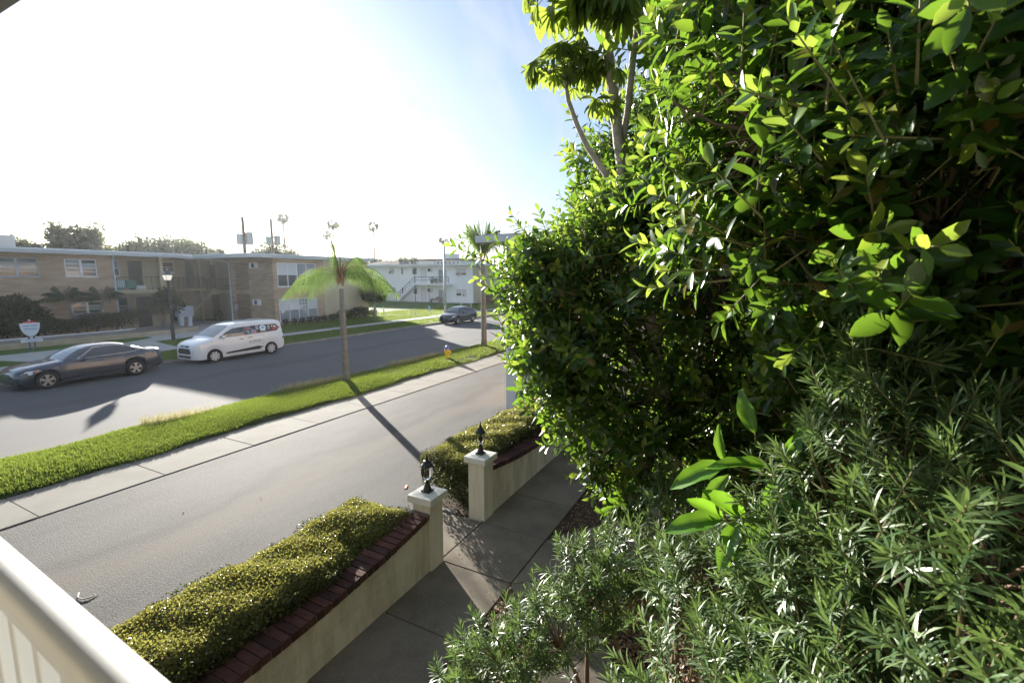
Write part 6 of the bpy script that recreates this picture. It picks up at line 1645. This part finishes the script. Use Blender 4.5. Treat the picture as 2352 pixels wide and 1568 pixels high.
# dark trees farther back on the right that close the view
leafy_tree('background_tree', 'dark dense tree at the right edge behind the nearest ficus', (6.2, -3.2, 0),
    [(6.2,-3.2,0),(6.1,-3.0,1.6),(5.9,-2.8,3.0)], [.2,.16,.12],
    [(5.8,-2.0,4.6,1.5),(5.6,-2.6,2.8,1.5),(6.2,-1.2,5.6,1.4),(5.0,-3.0,5.0,1.4),(6.6,-.8,3.0,1.4),(4.6,-3.4,3.6,1.3),(7.0,-1.8,6.6,1.3),(5.2,-1.6,2.0,1.1),(5.9,-3.2,6.4,1.4),(7.2,.1,4.6,1.2)],
    2000, 203, leaf=(.11,.15), ratio=.5, n_obj=0, young=.06, per=(10, 14), slen=(.3,.5))
leafy_tree('background_tree', 'low dark shrubby tree filling the space under the big trees', (6.6, -.6, 0),
    [(6.6,-.6,0),(6.5,-.5,.7),(6.4,-.4,1.3)], [.08,.07,.05],
    [(6.3,-.2,1.5,.9),(5.8,-1.2,1.3,.9),(7.2,.5,1.6,.8),(4.9,-1.6,1.2,.8),(8.2,.6,1.6,.9),(7.4,-.6,2.4,1.0)],
    800, 204, leaf=(.09,.13), n_obj=0, young=.08, per=(9, 13))

# schefflera: pale trunks and drooping finger leaves
sc = empty('umbrella_tree', (6.1, .5, 0), 'umbrella tree with pale crooked trunk and drooping finger leaves against the sky', 'tree')
k_ = MB(); k_.tube([(6.1,.5,0),(5.9,.7,1.6),(5.5,.95,3.2),(5.12,1.08,4.15),(4.94,1.17,4.66),(4.88,1.24,5.04),(4.75,1.29,5.48),(4.67,1.31,5.78),(4.52,1.33,6.12),(4.40,1.35,6.4),(4.28,1.36,6.6),(4.17,1.36,6.8)], [.085,.075,.068,.062,.056,.052,.052,.050,.050,.044,.040,.036], 10); k_.build('trunk', M['bark_pale'], sc, smooth=True)
k_ = MB(); k_.tube([(4.9,1.22,4.9),(4.8,1.45,5.25),(4.68,1.58,5.46),(4.60,1.66,5.65),(4.50,1.72,5.86),(4.42,1.74,6.08)], [.035,.032,.028,.025,.022,.018], 8); k_.build('limb', M['bark_pale'], sc, smooth=True)
k_ = MB(); k_.tube([(4.78,1.27,5.45),(4.79,1.22,5.76),(4.65,1.15,6.2),(4.54,1.08,6.47),(4.42,1.02,6.8)], [.034,.034,.033,.030,.026], 8); k_.build('limb', M['bark_pale'], sc, smooth=True)
r_ = np.random.default_rng(301)
LE, LEF = leaf_template([(0,.10),(.15,.5),(.40,.9),(.65,1.0),(.86,.66),(1.0,.06)], .2, -.14)
pos, axs, nrm, ln = [], [], [], []
pet = MB()
for (c, n_w, sp, ll) in (((4.36,1.72,6.10), 26, .30, (.13,.18)), ((4.22,1.80,6.02), 12, .20, (.13,.18)), ((4.44,1.62,6.05), 12, .20, (.12,.17)), ((3.95,1.45,6.42), 12, .24, (.20,.28)), ((3.86,1.60,6.40), 8, .20, (.20,.27)), ((4.08,1.24,6.38), 12, .26, (.20,.28)), ((4.40,1.40,6.0), 6, .16, (.16,.22)), ((4.50,1.36,5.78), 3, .12, (.16,.22)), ((4.20,1.08,6.52), 10, .26, (.20,.27)), ((4.56,.92,6.62), 12, .34, (.20,.27))):
    c = np.array(c)
    for w in range(n_w):
        d = unit(np.array([[r_.normal(), r_.normal(), r_.uniform(-.1, .9)]]))[0]
        e = c + d * sp * r_.uniform(.7, 1.2)
        pet.tube([c, c + d * sp * .5 + (0,0,.04), e], [.005,.004,.003], 4, cap=False)
        ta = unit(np.cross(d, [0.1, .2, 1])[None])[0]; tb = np.cross(d, ta)
        m_ = r_.integers(7, 11)
        for q in range(m_):
            a = 2 * math.pi * q / m_ + w
            rad = ta * math.cos(a) + tb * math.sin(a)
            pos.append(e); axs.append(rad * .85 + d * .15 + np.array([0, 0, -.78])); nrm.append(d + np.array([0,0,.5]) + rad * .6); ln.append(r_.uniform(*ll))
pet.build('leaf_stalks', M['twig_green'], sc)
pos, axs, nrm, ln = np.array(pos), np.array(axs), np.array(nrm), np.array(ln)
mask = leaf_objects(sc, pos, axs, nrm, ln, ln * .23, np.zeros(len(pos), int), LE, LEF, [M['scheff_leaf']], 280, 'leaflet')
me = np_mesh('foliage', place_leaves(LE, pos[mask] - np.array(wloc(sc)), axs[mask], nrm[mask], ln[mask], ln[mask] * .23), LEF, 18, int(mask.sum()))
link_mesh('foliage', me, M['scheff_leaf'], sc)['kind'] = 'stuff'

# thin small leaved tree before the tan building
clump_tree('small_leaved_tree', 'thin small leaved tree in front of the tan building eave', 9.3, 2.35, 0, 5.4, [(.2,.9,4.95,.6,.35),(.0,.2,5.0,.7,.35),(.5,.0,4.7,.5,.45),(.1,.7,4.2,.5,.5),(.3,1.0,5.7,.22,.45),(.25,1.0,6.2,.17,.35),(.2,.3,4.4,.6,.5)], 4200, .05, M['small_leaf'], .035, 311, 'twig', gap=.6)

# podocarpus: long narrow leaves in whorls
POD = np.array([(-.28,0,0),(.28,0,0),(.5,.35,.03),(-.5,.35,.03),(.46,.75,.02),(-.46,.75,.02),(0,1,-.06)])
PODF = [(0,1,2,3),(3,2,4,5),(5,4,6)]
def podocarpus(label, base, blobs, n_shoots, seed, n_obj=110, leaf=(.085,.125), extra=(), per=(24, 36), slen=(.14,.26)):
    r_ = np.random.default_rng(seed)
    t = empty('podocarpus_shrub', base, label, 'shrub', 'narrow leaved shrubs below the balcony'); tl = np.array(wloc(t))
    P, d, u, bc = shoots_in_blobs(r_, blobs, n_shoots, unit(np.array([(-.5, .3, .55)]))[0], keep=.25, shell=(.35, 1.0))
    D = unit(d * .55 + np.array([0, 0, .55]) + r_.normal(size=d.shape) * .35); SL = r_.uniform(slen[0], slen[1], len(P))
    for (p, q, l_) in extra: P = np.vstack([P, [p]]); D = np.vstack([D, unit(np.array([q], float))]); SL = np.append(SL, l_)
    ok = ~clear_view(P); P, D, SL = P[ok], D[ok], SL[ok]
    pos, axs, nrm, ln = [], [], [], []
    o1 = unit(np.cross(D, np.array([.3, .25, .9]))); o2 = np.cross(D, o1)
    nl = r_.integers(per[0], per[1], len(P))
    for k in range(int(nl.max())):
        a = k < nl; f = (k + .5) / nl[a]
        ang = k * 2.399 + r_.uniform(-.35, .35, a.sum()); rad = o1[a] * np.cos(ang)[:, None] + o2[a] * np.sin(ang)[:, None]
        op = np.radians(80 - 58 * f ** 1.5) + r_.uniform(-.22, .22, a.sum())
        A = unit(D[a] * np.cos(op)[:, None] + rad * np.sin(op)[:, None]); N_ = unit(D[a] * 1.0 - A * .2 + r_.normal(size=A.shape) * .2)
        pos.append(P[a] + D[a] * (SL[a] * f)[:, None]); axs.append(A); nrm.append(N_); ln.append(r_.uniform(leaf[0], leaf[1], a.sum()) * (1.0 - .3 * f ** 2))
    pos, axs, nrm, ln = np.vstack(pos), np.vstack(axs), np.vstack(nrm), np.concatenate(ln); wd = ln * .105 * r_.uniform(.85, 1.15, len(ln))
    mask = leaf_objects(t, pos, axs, nrm, ln, wd, np.zeros(len(ln), int), POD, PODF, [M['podo_leaf']], n_obj)
    me = np_mesh('foliage', place_leaves(POD, pos[mask] - tl, axs[mask], nrm[mask], ln[mask], wd[mask]), PODF, 7, int(mask.sum()))
    link_mesh('foliage', me, M['podo_leaf'], t)['kind'] = 'stuff'
    st = MB(); b = np.array(base)
    for p, q, s_ in zip(P, D, SL): st.tube([p - q * .12, p + q * s_], [.005, .003], 4, cap=False)
    st.build('twigs', M['twig_green'], t)
    br = MB()
    for bl in blobs:
        c = np.array(bl[:3]); m_ = b * .45 + c * .55; br.tube([b, m_ + (r_.uniform(-.1, .1), r_.uniform(-.1, .1), -.05), c], [.028, .02, .008], 6)
        near = np.where(np.linalg.norm(P - c, axis=1) < bl[3] * 1.1)[0]
        for i in near[r_.random(len(near)) < .3]: br.tube([c + (0, 0, -bl[3] * .4), c * .5 + P[i] * .5 - (0, 0, .06), P[i]], [.009, .007, .005], 4, cap=False)
    br.build('stems', M['bark_brown'], t, smooth=True)
    return t
podocarpus('narrow leaved shrub reaching over the side path at the bottom of the picture', (3.55, 1.05, 0), [(2.98,1.58,1.20,.34),(2.72,1.70,1.12,.30),(3.2,1.22,1.35,.32),(2.9,1.45,.8,.34),(3.25,1.02,1.75,.24)], 170, 401, extra=[((3.0,1.3,1.3),(-.6,.7,.3),.25)])
podocarpus('narrow leaved shrub with a raised tuft at the corner of the path junction', (3.9, .5, 0), [(3.35,1.0,1.72,.32),(3.62,.72,1.86,.32),(3.5,.45,1.95,.36),(3.85,.40,2.15,.36),(3.6,.62,1.6,.2)], 125, 402)
podocarpus('bushy narrow leaved shrub in the middle under the big green leaves', (3.2, -.3, 0), [(3.0,.05,2.15,.42),(2.85,-.25,2.4,.45),(3.1,-.45,2.0,.45),(3.05,.2,2.2,.22)], 200, 403)
podocarpus('tall narrow leaved shrub with an upright spire before the dark trunk', (2.95, -.9, 0), [(2.68,-.52,3.05,.40),(2.72,-.60,3.45,.30),(2.80,-.50,3.78,.16),(2.45,-.60,2.75,.45),(2.6,-.75,3.2,.4),(2.5,-.40,2.65,.35)], 270, 404, extra=[((2.78,-.47,3.78),(-.1,.25,1),.22),((2.82,-.52,3.72),(.1,-.1,1),.22)])
podocarpus('dark narrow leaved shrub in the lower right corner', (2.3, -1.1, 0), [(2.1,-.78,3.25,.34),(2.0,-.75,2.85,.40),(1.95,-.55,2.45,.40),(2.1,-1.0,2.6,.5),(2.3,-1.1,3.3,.4),(1.75,-.85,2.5,.35)], 240, 405)
podocarpus('narrow leaved shrub along the bottom edge right of the leaf mulch', (2.55, .1, 0), [(2.30,.12,2.0,.30),(2.15,-.15,2.15,.34),(2.35,-.3,2.1,.35),(2.42,.36,1.80,.20),(2.05,-.4,2.3,.32)], 150, 406)

# plant with large bright leaves
bp = empty('large_leaved_plant', (3.35, -.15, 0), 'plant with large bright green wavy leaves between the narrow leaved shrubs', 'plant')
k_ = MB(); k_.tube([(3.35,-.15,0),(3.25,-.1,1.6),(3.05,-.05,2.45),(2.95,-.06,2.95),(2.93,-.12,3.2)], [.02,.018,.014,.011,.007], 8); k_.build('stem', M['twig_green'], bp, smooth=True)
NB = 7
bigv, bigf = [], []
for j in range(NB):
    v = j / (NB - 1); w = math.sin(math.pi * (v * .93 + .035)) ** .75 * (1 - .25 * v)
    for i in range(5):
        a = (i - 2) / 2; bigv.append((a * w * .5, v, .05 * abs(a) * w * 2 + .03 * math.sin(v * 14 + i) * abs(a) - .22 * v * v))
for j in range(NB - 1):
    for i in range(4): bigf.append((j*5+i, j*5+i+1, (j+1)*5+i+1, (j+1)*5+i))
bm_ = bpy.data.meshes.new('leaf'); bm_.from_pydata(bigv, [], bigf); bm_.materials.append(M['big_leaf']); bm_.polygons.foreach_set('use_smooth', [True] * len(bigf))
LV = [((2.77, 0.09, 3.15), (-0.35, 0.9, -0.35), (-0.5, 0.1, 0.8), 0.33, 0.4), ((2.75, 0.07, 3.1), (-0.1, 0.6, -0.85), (-0.7, 0.4, 0.3), 0.275, 0.35), ((2.75, 0.1, 3.18), (-0.1, 0.3, 0.95), (-0.8, 0.5, 0.1), 0.198, 0.35), ((2.67, -0.14, 3.21), (-0.25, 0.95, 0.1), (-0.2, 0.1, 0.95), 0.33, 0.34), ((2.68, -0.17, 3.17), (-0.35, 0.1, -0.9), (-0.8, 0.3, 0.4), 0.363, 0.42), ((2.67, -0.19, 3.23), (0.1, -0.2, 0.9), (-0.9, 0.3, 0.1), 0.198, 0.4), ((2.68, -0.02, 2.92), (-0.3, 0.75, 0.55), (-0.6, 0.2, 0.7), 0.242, 0.45), ((2.68, -0.04, 2.92), (-0.3, -0.55, 0.5), (-0.6, 0.2, 0.7), 0.308, 0.4), ((2.67, -0.03, 2.91), (-0.4, -0.35, -0.7), (-0.7, -0.1, 0.6), 0.286, 0.4), ((2.67, 0.0, 2.89), (-0.55, 0.35, -0.7), (-0.6, 0.3, 0.6), 0.286, 0.38), ((2.73, 0.1, 2.84), (-0.35, 0.9, -0.15), (-0.45, 0.1, 0.85), 0.308, 0.45), ((2.72, 0.09, 2.87), (-0.4, 0.6, 0.45), (-0.6, 0.1, 0.7), 0.22, 0.4), ((2.67, 0.02, 2.82), (-0.4, 0.1, -0.9), (-0.85, 0.1, 0.4), 0.242, 0.4), ((2.75, -0.26, 3.34), (0.3, -0.2, 0.8), (-0.8, 0.5, 0.3), 0.264, 0.42), ((2.84, -0.04, 3.34), (0.2, 0.4, 0.8), (-0.8, 0.4, 0.3), 0.242, 0.4)]
ps = MB()
for (p, a, n_, l_, w_) in LV:
    o = bpy.data.objects.new('leaf', bm_); COL.objects.link(o); o.parent = bp
    y = Vector(a).normalized(); x = y.cross(Vector(n_)).normalized(); z = x.cross(y)
    o.matrix_local = Matrix(((x.x*l_*w_*1.1, y.x*l_, z.x*l_, p[0]-3.35), (x.y*l_*w_*1.1, y.y*l_, z.y*l_, p[1]+.15), (x.z*l_*w_*1.1, y.z*l_, z.z*l_, p[2]), (0,0,0,1)))
    ps.tube([(3.0, -.05, p[2] - .12), p], .005, 5)
ps.build('leaf_stalks', M['twig_green'], bp)

# dead brown palm leaves hanging in the shade on the right
dp = empty('dead_palm_leaves', (3.6, -2.1, 4.2), 'brown dead palm leaves hanging in the shade at the right edge', 'dead leaves')
r_ = np.random.default_rng(501)
for k in range(14):
    q = MB(); x, y = 3.45 + r_.uniform(-.25, .25), -1.75 + r_.uniform(-.35, .25); z = 4.0 + r_.uniform(-.2, .3); l_ = r_.uniform(.5, 1.1)
    q.tube([(x, y, z), (x + r_.uniform(-.06,.06), y + r_.uniform(-.06,.06), z - l_ * .5), (x + r_.uniform(-.1,.1), y + r_.uniform(-.1,.1), z - l_)], [.012, .022, .006], 4); q.build('dead_leaf', M['dead_frond'], dp, smooth=True)
